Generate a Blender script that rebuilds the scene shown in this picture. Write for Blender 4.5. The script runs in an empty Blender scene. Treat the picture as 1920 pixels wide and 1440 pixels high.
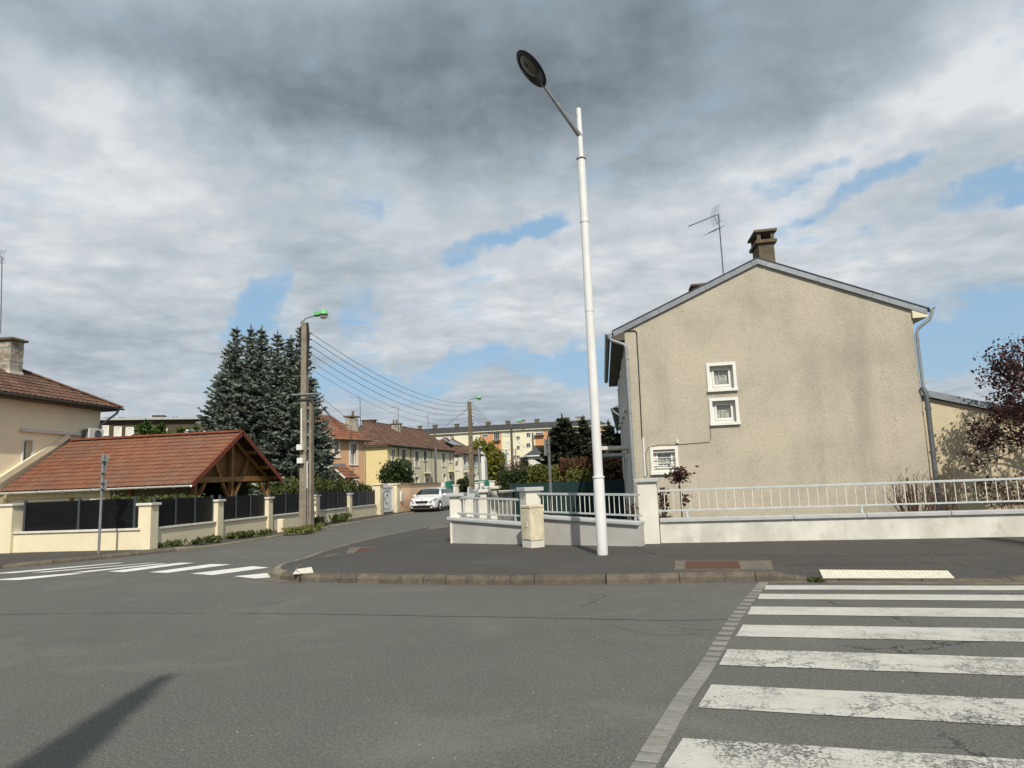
import bpy, math, random
import numpy as np
from mathutils import Vector, Matrix
random.seed(7); rng=np.random.default_rng(7)
SC=bpy.context.scene
# ------------------------------------------------------------------ camera
FPX=1331.; PITCH=math.atan(188/FPX); ROLL=math.atan(.038); YAW=math.radians(9.0); CAMH=1.5
_F=Vector((-math.sin(YAW)*math.cos(PITCH),math.cos(YAW)*math.cos(PITCH),math.sin(PITCH)))
_R0=Vector((math.cos(YAW),math.sin(YAW),0)); _U0=_R0.cross(_F)
_R=_R0*math.cos(ROLL)-_U0*math.sin(ROLL); _U=_U0*math.cos(ROLL)+_R0*math.sin(ROLL)
cam=bpy.data.cameras.new('camera'); cam.sensor_width=36; cam.lens=FPX*36/1920; cam.clip_start=.05; cam.clip_end=3000
camo=bpy.data.objects.new('camera',cam); SC.collection.objects.link(camo)
camo.matrix_world=Matrix(((_R.x,_U.x,-_F.x,0),(_R.y,_U.y,-_F.y,0),(_R.z,_U.z,-_F.z,CAMH),(0,0,0,1)))
SC.camera=camo
# ------------------------------------------------------------------ light
SUN_EL=math.radians(42); SUN_AZ=math.radians(163)      # azimuth clockwise from +Y : behind the viewer, a little to the right
sd=Vector((math.sin(SUN_AZ)*math.cos(SUN_EL),math.cos(SUN_AZ)*math.cos(SUN_EL),math.sin(SUN_EL)))
sl=bpy.data.lights.new('sun','SUN'); sl.energy=4.2; sl.angle=math.radians(.6); sl.color=(1,.93,.80)
so=bpy.data.objects.new('sun',sl); SC.collection.objects.link(so); so.rotation_euler=sd.to_track_quat('Z','Y').to_euler(); so.location=(20,-40,60)
SC.view_settings.view_transform='Standard'; SC.view_settings.look='None'; SC.view_settings.exposure=0; SC.view_settings.gamma=1; SC.view_settings.use_curve_mapping=False
# ------------------------------------------------------------------ measuring helpers (a sight line in the photograph -> a place)
def ray(px,py): return (_F*FPX+_R*(px-960)+_U*(720-py)).normalized()
def G(px,py,z=0.):
    d=ray(px,py); t=(z-CAMH)/d.z; return Vector((d.x*t,d.y*t,z))
def PY(px,py,y):
    d=ray(px,py); t=y/d.y; return Vector((d.x*t,y,CAMH+d.z*t))
def PX(px,py,x):
    d=ray(px,py); t=x/d.x; return Vector((x,d.y*t,CAMH+d.z*t))
def PL(px,py,a,b):
    n=Vector((-(b[1]-a[1]),b[0]-a[0])); d=ray(px,py); t=(n.x*a[0]+n.y*a[1])/(n.x*d.x+n.y*d.y); return Vector((d.x*t,d.y*t,CAMH+d.z*t))
# ------------------------------------------------------------------ sky
W=bpy.data.worlds.new('World'); SC.world=W; W.use_nodes=True
nt=W.node_tree; nt.nodes.clear()
class NT:
    def __init__(s,t): s.t=t
    def n(s,k,**kw):
        x=s.t.nodes.new(k)
        for a,b in kw.items(): setattr(x,a,b)
        return x
    def put(s,sock,v):
        if hasattr(v,'bl_idname') or isinstance(v,bpy.types.NodeSocket): s.t.links.new(v,sock)
        else: sock.default_value=v
    def m(s,op,a,b=None,c=None,clamp=False):
        x=s.n('ShaderNodeMath',operation=op,use_clamp=clamp); s.put(x.inputs[0],a)
        if b is not None: s.put(x.inputs[1],b)
        if c is not None: s.put(x.inputs[2],c)
        return x.outputs[0]
    def vm(s,op,a,b=None):
        x=s.n('ShaderNodeVectorMath',operation=op); s.put(x.inputs[0],a)
        if b is not None: s.put(x.inputs[1],b)
        return x.outputs['Value'] if op in('DOT_PRODUCT','LENGTH') else x.outputs[0]
    def mr(s,v,a,b,c=0.,d=1.,smooth=True):
        x=s.n('ShaderNodeMapRange',interpolation_type='SMOOTHSTEP' if smooth else 'LINEAR'); 
        for i,q in enumerate((v,a,b,c,d)): s.put(x.inputs[i],q)
        return x.outputs[0]
    def mix(s,f,a,b,blend='MIX'):
        x=s.n('ShaderNodeMix',data_type='RGBA',blend_type=blend); s.put(x.inputs[0],f)
        s.put(x.inputs[6],a if not isinstance(a,tuple) else (*a[:3],1)); s.put(x.inputs[7],b if not isinstance(b,tuple) else (*b[:3],1))
        return x.outputs[2]
    def noise(s,vec,scale,detail=4,rough=.5,dist=0.,col=False,lac=2.):
        x=s.n('ShaderNodeTexNoise'); s.put(x.inputs['Vector'],vec); x.inputs['Scale'].default_value=scale; x.inputs['Detail'].default_value=detail
        x.inputs['Roughness'].default_value=rough; x.inputs['Distortion'].default_value=dist; x.inputs['Lacunarity'].default_value=lac
        return x.outputs['Color' if col else 'Fac']
    def comb(s,x_,y_,z_):
        x=s.n('ShaderNodeCombineXYZ')
        for i,q in enumerate((x_,y_,z_)): s.put(x.inputs[i],q)
        return x.outputs[0]
N=NT(nt)
tc=N.n('ShaderNodeTexCoord').outputs['Generated']
sp=N.n('ShaderNodeSeparateXYZ'); nt.links.new(tc,sp.inputs[0]); X,Y,Z=sp.outputs
az=N.m('ARCTAN2',X,Y); el=N.m('ARCSINE',Z)
zc=N.m('ADD',N.m('MAXIMUM',Z,0.),.10)
plane=N.comb(N.m('DIVIDE',X,zc),N.m('DIVIDE',Y,zc),0.)
ae=N.comb(az,el,0.)
w1=N.noise(ae,3.2,5,.55,col=True); w2=N.noise(ae,11.,4,.6,col=True)
wv=N.n('ShaderNodeVectorMath',operation='MULTIPLY_ADD'); nt.links.new(N.vm('SUBTRACT',w1,(.5,.5,.5)),wv.inputs[0]); wv.inputs[1].default_value=(.42,.20,0); nt.links.new(ae,wv.inputs[2])
wv2=N.n('ShaderNodeVectorMath',operation='MULTIPLY_ADD'); nt.links.new(N.vm('SUBTRACT',w2,(.5,.5,.5)),wv2.inputs[0]); wv2.inputs[1].default_value=(.16,.07,0); nt.links.new(wv.outputs[0],wv2.inputs[2])
aw=wv2.outputs[0]
def blob(px,py,rx,ry,rot=0.):
    d=ray(px,py); a=math.atan2(d.x,d.y); e=math.asin(d.z)
    mp=N.n('ShaderNodeMapping',vector_type='TEXTURE'); nt.links.new(aw,mp.inputs[0])
    mp.inputs['Location'].default_value=(a,e,0); mp.inputs['Rotation'].default_value=(0,0,math.radians(rot)); mp.inputs['Scale'].default_value=(rx/1400,ry/1400,1)
    return N.mr(N.vm('LENGTH',mp.outputs[0]),1.25,.15)
def total(lst):
    acc=None
    for b in lst:
        v=N.m('MULTIPLY',blob(*b[:5]),b[5]); acc=v if acc is None else N.m('ADD',acc,v)
    return acc
gaps=total([(520,550,60,130,-8,1.),(715,580,70,60,0,.8),(950,465,190,34,14,.95),(1160,330,120,40,10,.35),(1850,375,190,40,12,1.1),(1590,385,130,26,12,.7),(1480,335,110,34,8,.55),
            (930,690,520,55,4,.95),(1800,625,260,75,2,1.25),(610,405,90,30,0,.45),(1240,660,200,60,5,.6),(700,680,120,60,0,.4),(600,640,80,80,0,.3)])
darks=total([(1150,60,1000,250,-2,.62),(720,170,560,190,6,.62),(620,260,330,110,-18,.45),(1320,110,520,200,0,.25),(120,40,330,120,0,.55),(60,250,130,60,-20,.4),(1150,270,420,130,0,.22),(1080,800,700,70,2,.25),(330,640,500,130,-3,.22),(1700,640,260,60,0,.15)])
lights=total([(130,230,260,160,-10,.55),(1880,110,180,170,0,.55),(250,450,420,150,0,.35),(1150,540,420,110,12,.45),(1500,300,330,70,10,.45),(1750,480,300,100,10,.35),(740,640,90,40,0,.5),(1700,230,260,90,15,.35)])
n1=N.noise(plane,1.1,7,.56,.25); n2=N.noise(plane,.42,5,.5); n3=N.noise(plane,2.6,5,.5)
n4=N.noise(ae,5.,7,.56)
mpS=N.n('ShaderNodeMapping'); nt.links.new(plane,mpS.inputs[0]); mpS.inputs['Rotation'].default_value=(0,0,math.radians(25)); mpS.inputs['Scale'].default_value=(1.,1.5,1.); bil=N.m('ABSOLUTE',N.m('SUBTRACT',N.noise(plane,3.4,6,.55),.5))
n5=N.noise(mpS.outputs[0],2.4,8,.56); n6=N.noise(mpS.outputs[0],7.5,7,.58); lowm=N.mr(el,.75,.22,.30,1.)
# cover : 1 = cloud, 0 = open sky
cov=N.m('SUBTRACT',N.m('ADD',N.m('MULTIPLY',N.m('SUBTRACT',n4,.5),2.1),.86),gaps)
cov=N.m('ADD',cov,N.m('MULTIPLY',N.m('SUBTRACT',n3,.5),.5)); cov=N.m('ADD',N.m('ADD',cov,N.m('MULTIPLY',N.m('SUBTRACT',n5,.5),1.1)),N.m('MULTIPLY',N.m('SUBTRACT',n6,.5),1.1))
cover=N.mr(cov,-.15,.75)
dk=N.m('ADD',N.m('SUBTRACT',darks,N.m('MULTIPLY',lights,.68)),N.m('MULTIPLY',N.m('SUBTRACT',n1,.5),1.15))
dk=N.m('ADD',dk,N.m('MULTIPLY',N.m('MULTIPLY',N.m('SUBTRACT',n4,.5),1.5),N.m('ADD',N.m('MULTIPLY',lowm,.6),.4)))
dk=N.m('ADD',dk,N.m('MULTIPLY',N.m('SUBTRACT',n3,.5),.6))
dk=N.m('ADD',dk,N.m('MULTIPLY',N.m('MULTIPLY',N.m('SUBTRACT',n5,.5),1.05),lowm)); dk=N.m('ADD',dk,N.m('MULTIPLY',N.m('MULTIPLY',N.m('SUBTRACT',n6,.5),.45),lowm)); dk=N.m('SUBTRACT',dk,N.m('MULTIPLY',N.m('ADD',N.m('MULTIPLY',N.m('SUBTRACT',bil,.09),1.9),.17),lowm)); shade=N.mr(dk,-.66,1.22,0.,1.,False)
ramp=N.n('ShaderNodeValToRGB'); nt.links.new(shade,ramp.inputs[0]); cr=ramp.color_ramp
def lin(r,g,b): return tuple(((c/255)/12.92 if c/255<=.04045 else ((c/255+.055)/1.055)**2.4) for c in (r,g,b))
K=10.
stops=[(0.,(226,229,231)),(.16,(206,212,217)),(.38,(184,194,202)),(.62,(160,171,180)),(.84,(139,151,160)),(1.,(116,127,136))]
while len(cr.elements)<len(stops): cr.elements.new(.5)
for e_,(p_,c_) in zip(cr.elements,stops): e_.position=p_; e_.color=(*lin(*c_),1)
cloud=N.mix(1.,ramp.outputs[0],(K,K,K),'MULTIPLY')
sk=N.n('ShaderNodeTexSky',sky_type='NISHITA'); sk.sun_disc=False; sk.sun_elevation=SUN_EL; sk.sun_rotation=SUN_AZ; sk.air_density=1.; sk.dust_density=.7; sk.ozone_density=1.2
blue=N.mix(.72,sk.outputs[0],tuple(c*K for c in lin(157,194,224)))
# thin veil of the same grey-blue towards the horizon
hz=N.mr(Z,.0,.20,1.,0.)
skycol=N.mix(cover,blue,cloud)
skycol=N.mix(N.m('MULTIPLY',hz,.45),skycol,tuple(c*K for c in lin(168,183,196)))
bg=N.n('ShaderNodeBackground'); nt.links.new(skycol,bg.inputs[0]); bg.inputs[1].default_value=.1
wo=N.n('ShaderNodeOutputWorld'); nt.links.new(bg.outputs[0],wo.inputs[0])
W.cycles.sampling_method='MANUAL'; W.cycles.sample_map_resolution=512

# ------------------------------------------------------------------ mesh helpers
COL=SC.collection
class MB:
    def __init__(s): s.v=[]; s.f=[]; s.m=[]
    def add(s,vs,fs,mi=0):
        o=len(s.v); s.v+= [tuple(v) for v in vs]; s.f+=[tuple(i+o for i in f) for f in fs]; s.m+=[mi]*len(fs); return s
    def box(s,a,b,mi=0):
        x0,y0,z0=a; x1,y1,z1=b
        return s.add([(x0,y0,z0),(x1,y0,z0),(x1,y1,z0),(x0,y1,z0),(x0,y0,z1),(x1,y0,z1),(x1,y1,z1),(x0,y1,z1)],[(3,2,1,0),(4,5,6,7),(0,1,5,4),(1,2,6,5),(2,3,7,6),(3,0,4,7)],mi)
    def obox(s,c,ex,ey,ez,mi=0):
        c=Vector(c); ex=Vector(ex); ey=Vector(ey); ez=Vector(ez)   # half vectors
        p=[c+ex*i+ey*j+ez*k for k in(-1,1) for i,j in((-1,-1),(1,-1),(1,1),(-1,1))]
        return s.add(p,[(3,2,1,0),(4,5,6,7),(0,1,5,4),(1,2,6,5),(2,3,7,6),(3,0,4,7)],mi)
    def beam(s,a,b,w,h,up=(0,0,1),mi=0):
        a=Vector(a); b=Vector(b); d=b-a; L=d.length; d.normalize(); sv=d.cross(Vector(up)); 
        if sv.length<1e-4: sv=d.cross(Vector((1,0,0)))
        sv.normalize(); uv=sv.cross(d)
        return s.obox((a+b)/2,d*L/2,sv*w/2,uv*h/2,mi)
    def tube(s,pts,r,n=10,mi=0,cap=True):
        pts=[Vector(p) for p in pts]; rs=r if isinstance(r,(list,tuple)) else [r]*len(pts)
        o=len(s.v); ref=None
        for i,p in enumerate(pts):
            d=(pts[min(i+1,len(pts)-1)]-pts[max(i-1,0)]).normalized()
            if ref is None:
                ref=d.cross(Vector((0,0,1))); 
                if ref.length<1e-3: ref=d.cross(Vector((1,0,0)))
                ref.normalize()
            ref=(ref-d*ref.dot(d)); ref.normalize(); q=d.cross(ref)
            for k in range(n):
                a=2*math.pi*k/n; s.v.append(tuple(p+(ref*math.cos(a)+q*math.sin(a))*rs[i]))
        for i in range(len(pts)-1):
            for k in range(n):
                s.f.append((o+i*n+k,o+i*n+(k+1)%n,o+(i+1)*n+(k+1)%n,o+(i+1)*n+k)); s.m.append(mi)
        if cap:
            s.f.append(tuple(o+k for k in range(n))[::-1]); s.m.append(mi)
            s.f.append(tuple(o+(len(pts)-1)*n+k for k in range(n))); s.m.append(mi)
        return s
    def extr(s,poly,vec,mi=0):           # planar polygon + extrusion
        vec=Vector(vec); n=len(poly); P=[Vector(p) for p in poly]
        return s.add(P+[p+vec for p in P],[tuple(range(n))[::-1],tuple(range(n,2*n))]+[(i,(i+1)%n,(i+1)%n+n,i+n) for i in range(n)],mi)
    def lathe(s,prof,c=(0,0,0),n=24,mi=0):
        o=len(s.v)
        for r,z in prof:
            for k in range(n):
                a=2*math.pi*k/n; s.v.append((c[0]+r*math.cos(a),c[1]+r*math.sin(a),c[2]+z))
        for i in range(len(prof)-1):
            for k in range(n): s.f.append((o+i*n+k,o+i*n+(k+1)%n,o+(i+1)*n+(k+1)%n,o+(i+1)*n+k)); s.m.append(mi)
        return s
def tag(o,label=None,cat=None,group=None,kind=None):
    if label: o['label']=label
    if cat: o['category']=cat
    if group: o['group']=group
    if kind: o['kind']=kind
    return o
def root_loc(p):
    l=Vector((0,0,0))
    while p is not None: l=l+Vector(p.location); p=p.parent
    return l
def thing(name,loc,label=None,cat=None,group=None,kind=None):
    o=bpy.data.objects.new(name,None); o.empty_display_size=.2; COL.objects.link(o); o.location=loc; return tag(o,label,cat,group,kind)
def fix(me):
    import bmesh
    bm=bmesh.new(); bm.from_mesh(me); bmesh.ops.recalc_face_normals(bm,faces=bm.faces); bm.to_mesh(me); bm.free()
def part(name,mb,mats,parent=None,smooth=False,bevel=0,kind=None,label=None,cat=None,group=None,recalc=True,origin=None):
    me=bpy.data.meshes.new(name)
    off=root_loc(parent) if parent else Vector(origin or (0,0,0))
    me.from_pydata([(v[0]-off.x,v[1]-off.y,v[2]-off.z) for v in mb.v],[],mb.f)
    for m in (mats if isinstance(mats,(list,tuple)) else [mats]): me.materials.append(m)
    if any(mb.m): me.polygons.foreach_set('material_index',mb.m)
    if smooth: me.polygons.foreach_set('use_smooth',[True]*len(me.polygons))
    if recalc: fix(me)
    o=bpy.data.objects.new(name,me); COL.objects.link(o)
    if parent: o.parent=parent
    else: o.location=off
    if bevel:
        b=o.modifiers.new('bevel','BEVEL'); b.width=bevel; b.segments=2; b.limit_method='ANGLE'
    if smooth and bevel is not None:
        try: me.set_sharp_from_angle(angle=math.radians(40))
        except Exception: pass
    return tag(o,label,cat,group,kind)
def copy_tree(o,parent=None,loc=None,rz=None):
    c=o.copy(); COL.objects.link(c)
    if parent: c.parent=parent
    if loc is not None: c.location=loc
    if rz is not None: c.rotation_euler=(0,0,rz)
    for ch in list(o.children): copy_tree(ch,c)
    return c
def share(name,me,parent,loc,rot=(0,0,0),scale=(1,1,1)):
    o=bpy.data.objects.new(name,me); COL.objects.link(o); o.parent=parent; o.location=loc; o.rotation_euler=rot; o.scale=scale; return o
def mesh_of(mb,mats,name='piece',recalc=True,bev=0,smooth=False):
    me=bpy.data.meshes.new(name); me.from_pydata(mb.v,[],mb.f)
    for m in (mats if isinstance(mats,(list,tuple)) else [mats]): me.materials.append(m)
    if any(mb.m): me.polygons.foreach_set('material_index',mb.m)
    import bmesh
    bm=bmesh.new(); bm.from_mesh(me)
    if bev: bmesh.ops.bevel(bm,geom=list(bm.edges),offset=bev,segments=1,affect='EDGES')
    bmesh.ops.recalc_face_normals(bm,faces=bm.faces); bm.to_mesh(me); bm.free()
    if smooth: me.polygons.foreach_set('use_smooth',[True]*len(me.polygons))
    return me
def leaf_mesh(name,C,size,mat,parent=None,dirs=None,aspect=1.6,kind='stuff',jit=.35,**kw):
    C=np.asarray(C,float); n=len(C)
    if dirs is None: d=rng.normal(size=(n,3))
    else: d=np.asarray(dirs,float)+rng.normal(size=(n,3))*jit
    d/=np.linalg.norm(d,axis=1)[:,None]+1e-9
    r=rng.normal(size=(n,3)); r-=d*(r*d).sum(1)[:,None]; r/=np.linalg.norm(r,axis=1)[:,None]+1e-9
    s=size*(.6+.8*rng.random(n))[:,None]
    L=d*s*aspect*.5; Wd=r*s*.5; nr=np.cross(d,r)*s*.12
    V=np.stack([C-L,C+Wd+nr-L*.1,C+L,C-Wd+nr-L*.1],1).reshape(-1,3)
    off=root_loc(parent) if parent else Vector((0,0,0))
    V-=np.array(off)
    me=bpy.data.meshes.new(name); me.vertices.add(4*n); me.vertices.foreach_set('co',V.ravel())
    me.loops.add(4*n); me.loops.foreach_set('vertex_index',np.arange(4*n,dtype=np.int32))
    me.polygons.add(n); me.polygons.foreach_set('loop_start',np.arange(n,dtype=np.int32)*4)
    try: me.polygons.foreach_set('loop_total',np.full(n,4,dtype=np.int32))
    except Exception: pass
    me.update(calc_edges=True); me.materials.append(mat)
    o=bpy.data.objects.new(name,me); COL.objects.link(o)
    if parent: o.parent=parent
    return tag(o,kind=kind,**kw)
# ------------------------------------------------------------------ materials
MT={}
def newmat(name):
    m=bpy.data.materials.new(name); m.use_nodes=True; t=m.node_tree; b=t.nodes['Principled BSDF']; MT[name]=m; return m,NT(t),b
def basic(name,c,rough=.7,metal=0.,c2=None,scale=3.,detail=6,bump=0.,bscale=60.,spec=.3,rand=0.,island=0.,contrast=(.3,.7),speck=None,coat=0,trans=0,streak=None):
    m,n,b=newmat(name)
    tcn=n.n('ShaderNodeTexCoord').outputs['Object']
    col=(*c,1)
    if c2:
        f=n.mr(n.noise(tcn,scale,detail,.6),contrast[0],contrast[1]); col=n.mix(f,c,c2)
    if streak:      # vertical run-off stains
        mp=n.n('ShaderNodeMapping'); n.t.links.new(tcn,mp.inputs[0]); mp.inputs['Scale'].default_value=(streak[1],streak[1],streak[1]*.12)
        f=n.mr(n.noise(mp.outputs[0],1.,6,.65),.5,.78); col=n.mix(n.m('MULTIPLY',f,streak[2]),col,tuple(streak[0]))
    if speck:       # (colour, scale, threshold0, threshold1, amount)
        f=n.mr(n.noise(tcn,speck[1],3,.7),speck[2],speck[3]); col=n.mix(n.m('MULTIPLY',f,speck[4]),col,tuple(speck[0]))
    if rand:
        oi=n.n('ShaderNodeObjectInfo'); f=n.mr(oi.outputs['Random'],0,1,1-rand,1+rand,False); hs=n.n('ShaderNodeHueSaturation'); n.put(hs.inputs['Value'],f); n.put(hs.inputs['Color'],col); col=hs.outputs[0]
    if island:
        g=n.n('ShaderNodeNewGeometry'); f=n.mr(g.outputs['Random Per Island'],0,1,1-island,1+island,False); hs=n.n('ShaderNodeHueSaturation'); n.put(hs.inputs['Value'],f); n.put(hs.inputs['Color'],col); col=hs.outputs[0]
        n.put(hs.inputs['Hue'],n.mr(g.outputs['Random Per Island'],0,1,.5-island*.06,.5+island*.05,False))
    n.put(b.inputs['Base Color'],col); b.inputs['Roughness'].default_value=rough; b.inputs['Metallic'].default_value=metal; b.inputs['Specular IOR Level'].default_value=spec
    if coat: b.inputs['Coat Weight'].default_value=coat
    if bump:
        bn=n.n('ShaderNodeBump'); bn.inputs['Strength'].default_value=min(1,bump); bn.inputs['Distance'].default_value=.01*max(1,bump)
        n.put(bn.inputs['Height'],n.noise(tcn,bscale,5,.65)); n.put(b.inputs['Normal'],bn.outputs[0])
    return m
def leafmat(name,c,island=.45,trans=.25,rough=.6):
    m=basic(name,c,rough,island=island,spec=.25); t=m.node_tree; b=t.nodes['Principled BSDF']
    tr=t.nodes.new('ShaderNodeBsdfTranslucent'); mx=t.nodes.new('ShaderNodeMixShader'); out=[x for x in t.nodes if x.type=='OUTPUT_MATERIAL'][0]
    src=b.inputs['Base Color'].links[0].from_socket; t.links.new(src,tr.inputs[0]); mx.inputs[0].default_value=trans
    t.links.new(b.outputs[0],mx.inputs[1]); t.links.new(tr.outputs[0],mx.inputs[2]); t.links.new(mx.outputs[0],out.inputs[0]); return m
def asphalt(name,base,light,patch,warm,crack=.0,seams=()):
    m,n,b=newmat(name); tcn=n.n('ShaderNodeTexCoord').outputs['Object']
    big=n.noise(tcn,.30,5,.6); med=n.noise(tcn,2.2,5,.6); fine=n.noise(tcn,62.,4,.85); grit=n.noise(tcn,120.,2,.8)
    col=n.mix(n.mr(big,.3,.7),base,patch); col=n.mix(n.m('MULTIPLY',n.mr(med,.35,.75),.35),col,warm)
    col=n.mix(n.m('MULTIPLY',n.mr(fine,.50,.66),.75),col,light)
    col=n.mix(n.m('MULTIPLY',n.mr(fine,.50,.34),.75),col,tuple(c*.35 for c in base))
    col=n.mix(n.mr(grit,.69,.76),col,tuple(min(1,c*2.6) for c in light))
    cg=n.noise(tcn,27.,4,.8); col=n.mix(n.m('MULTIPLY',n.mr(cg,.52,.70),.42),col,light); col=n.mix(n.m('MULTIPLY',n.mr(cg,.48,.30),.5),col,tuple(c*.5 for c in base))
    st=n.noise(tcn,.9,6,.7,.6); col=n.mix(n.m('MULTIPLY',n.mr(st,.54,.74),.32),col,tuple(c*.62 for c in base)); st2=n.noise(n.vm('ADD',tcn,(31.,7.,0.)),.55,6,.72,.5); col=n.mix(n.m('MULTIPLY',n.mr(st2,.50,.74),.30),col,light)
    h=n.m('ADD',n.m('MULTIPLY',fine,.8),n.m('MULTIPLY',grit,.4))
    if crack:
        vx=n.n('ShaderNodeTexVoronoi',feature='DISTANCE_TO_EDGE'); wp=n.n('ShaderNodeVectorMath',operation='MULTIPLY_ADD')
        n.put(wp.inputs[0],n.noise(tcn,3.,5,.7,col=True)); wp.inputs[1].default_value=(.55,.55,.55); n.put(wp.inputs[2],tcn); n.put(vx.inputs['Vector'],wp.outputs[0]); vx.inputs['Scale'].default_value=.38
        sx_=n.n('ShaderNodeSeparateXYZ'); n.put(sx_.inputs[0],tcn)
        ck=n.m('MULTIPLY',n.mr(vx.outputs['Distance'],.006,.001),n.m('MULTIPLY',n.mr(n.noise(tcn,.5,2,.5),.42,.55),n.mr(sx_.outputs[0],-.5,2.5)))
        col=n.mix(n.m('MULTIPLY',ck,crack),col,(.012,.012,.012)); h=n.m('SUBTRACT',h,n.m('MULTIPLY',ck,2.))
    n.put(b.inputs['Base Color'],col); b.inputs['Roughness'].default_value=.88; b.inputs['Specular IOR Level'].default_value=.25
    bn=n.n('ShaderNodeBump'); bn.inputs['Strength'].default_value=.55; bn.inputs['Distance'].default_value=.006; n.put(bn.inputs['Height'],h); n.put(b.inputs['Normal'],bn.outputs[0])
    return m
def paint(name,c,under,wear):
    m,n,b=newmat(name); tcn=n.n('ShaderNodeTexCoord').outputs['Object']
    vx=n.n('ShaderNodeTexVoronoi',feature='DISTANCE_TO_EDGE'); wp=n.n('ShaderNodeVectorMath',operation='MULTIPLY_ADD')
    n.put(wp.inputs[0],n.noise(tcn,7.,5,.7,col=True)); wp.inputs[1].default_value=(.22,.22,.22); n.put(wp.inputs[2],tcn); n.put(vx.inputs['Vector'],wp.outputs[0]); vx.inputs['Scale'].default_value=7.
    vb=n.n('ShaderNodeTexVoronoi',feature='DISTANCE_TO_EDGE'); n.put(vb.inputs['Vector'],wp.outputs[0]); vb.inputs['Scale'].default_value=1.7
    zone=n.noise(tcn,1.3,3,.6)
    ck=n.m('MULTIPLY',n.mr(vx.outputs['Distance'],.055,.012),n.mr(zone,.44,.60))
    ck2=n.m('MULTIPLY',n.mr(vb.outputs['Distance'],.016,.004),n.mr(n.noise(tcn,.9,2,.5),.42,.55))
    chips=n.mr(n.m('ADD',n.noise(tcn,40.,6,.8),n.m('MULTIPLY',n.m('SUBTRACT',zone,.5),.6)),.545,.63)
    sy=n.n('ShaderNodeSeparateXYZ'); n.put(sy.inputs[0],tcn); wm=n.mr(sy.outputs[1],9.,5.,.25,1.)
    gone=n.m('MULTIPLY',n.m('MAXIMUM',n.m('MAXIMUM',ck,ck2),n.m('MULTIPLY',chips,wear)),wm)
    dirt=n.noise(tcn,5.,5,.6); white=n.mix(n.m('MULTIPLY',n.mr(dirt,.35,.75),.5),c,tuple(q*.72 for q in c))
    n.put(b.inputs['Base Color'],n.mix(gone,white,under)); b.inputs['Roughness'].default_value=.75
    bn=n.n('ShaderNodeBump'); bn.inputs['Strength'].default_value=.5; bn.inputs['Distance'].default_value=.004; n.put(bn.inputs['Height'],n.m('SUBTRACT',n.noise(tcn,110.,3,.7),n.m('MULTIPLY',gone,1.))); n.put(b.inputs['Normal'],bn.outputs[0]); return m
road_m=asphalt('road_asphalt',(.099,.099,.091),(.215,.212,.192),(.118,.118,.108),(.128,.124,.108),crack=.8)
pave_m=asphalt('pavement_asphalt',(.058,.056,.052),(.12,.112,.10),(.075,.072,.066),(.085,.076,.064),crack=.45)
paint_m=paint('crossing_paint',(.51,.50,.455),(.10,.098,.09),1.)
paintL_m=paint('crossing_paint_fresh',(.74,.73,.68),(.12,.118,.11),.5)
tact_m=basic('tactile_slab',(.72,.70,.60),.7,c2=(.62,.58,.46),scale=8,bump=.3)
grass_m=basic('garden_soil',(.06,.075,.03),.95,c2=(.09,.08,.05),scale=2.,bump=1,bscale=30)
kerb_m=basic('kerb_stone',(.135,.115,.088),.9,c2=(.085,.073,.06),scale=6,bump=.8,bscale=70,rand=.16,speck=((.30,.27,.21),45,.58,.7,.6))
kerbL_m=basic('kerb_stone_pale',(.26,.225,.17),.9,c2=(.17,.145,.11),scale=5,bump=.6,bscale=70,rand=.14)
paver_m=basic('paver_stone',(.25,.245,.22),.85,c2=(.19,.187,.17),scale=9,bump=.5,bscale=90,rand=.12)
gutter_m=basic('gutter_concrete',(.17,.15,.12),.9,c2=(.11,.10,.082),scale=3,bump=.5)
rust_m=basic('rusty_iron',(.13,.055,.035),.75,c2=(.085,.045,.032),scale=12,bump=.4)
wallw_m=basic('white_render',(.68,.665,.61),.85,c2=(.50,.485,.43),scale=1.6,bump=.35,bscale=22,streak=((.80,.79,.74),2.2,.55),speck=((.36,.34,.29),2.6,.56,.74,.5))
pillw_m=basic('white_pillar_render',(.72,.70,.63),.85,c2=(.62,.60,.53),scale=1.8,bump=.3,bscale=20)
grey_m=basic('grey_render',(.45,.44,.415),.85,c2=(.38,.37,.35),scale=1.7,bump=.35,bscale=30)
cope_m=basic('grey_painted_coping',(.46,.475,.485),.7,c2=(.40,.41,.415),scale=4,bump=.2)
rail_m=basic('grey_painted_rail',(.42,.44,.45),.5,c2=(.36,.38,.39),scale=6)
railw_m=basic('pale_painted_rail',(.52,.56,.57),.5,c2=(.44,.47,.475),scale=6)
bar_m=basic('white_painted_bar',(.72,.71,.64),.5,c2=(.60,.59,.53),scale=5)
cream_m=basic('cream_render',(.76,.69,.50),.9,c2=(.71,.63,.45),scale=1.5,bump=.35,bscale=35,streak=((.5,.43,.3),1.5,.25))
capw_m=basic('white_cap_stone',(.70,.67,.61),.8,c2=(.58,.55,.49),scale=5,bump=.2)
roughc_m=basic('roughcast_gable',(.545,.495,.395),.95,c2=(.40,.37,.305),scale=.62,detail=10,bump=2.0,bscale=60,contrast=(.38,.74),speck=((.24,.22,.18),30,.48,.68,.42),streak=((.27,.255,.22),.75,.5))
annex_m=basic('cream_annex_render',(.62,.53,.38),.95,c2=(.47,.39,.27),scale=1,bump=1.2,bscale=38,streak=((.34,.28,.2),1.2,.3))
slatem=basic('zinc_verge',(.26,.285,.32),.5,c2=(.20,.22,.25),scale=4,metal=.2)
slate_m=basic('dark_slate',(.045,.047,.055),.6,c2=(.07,.07,.075),scale=3,island=.25)
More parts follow.
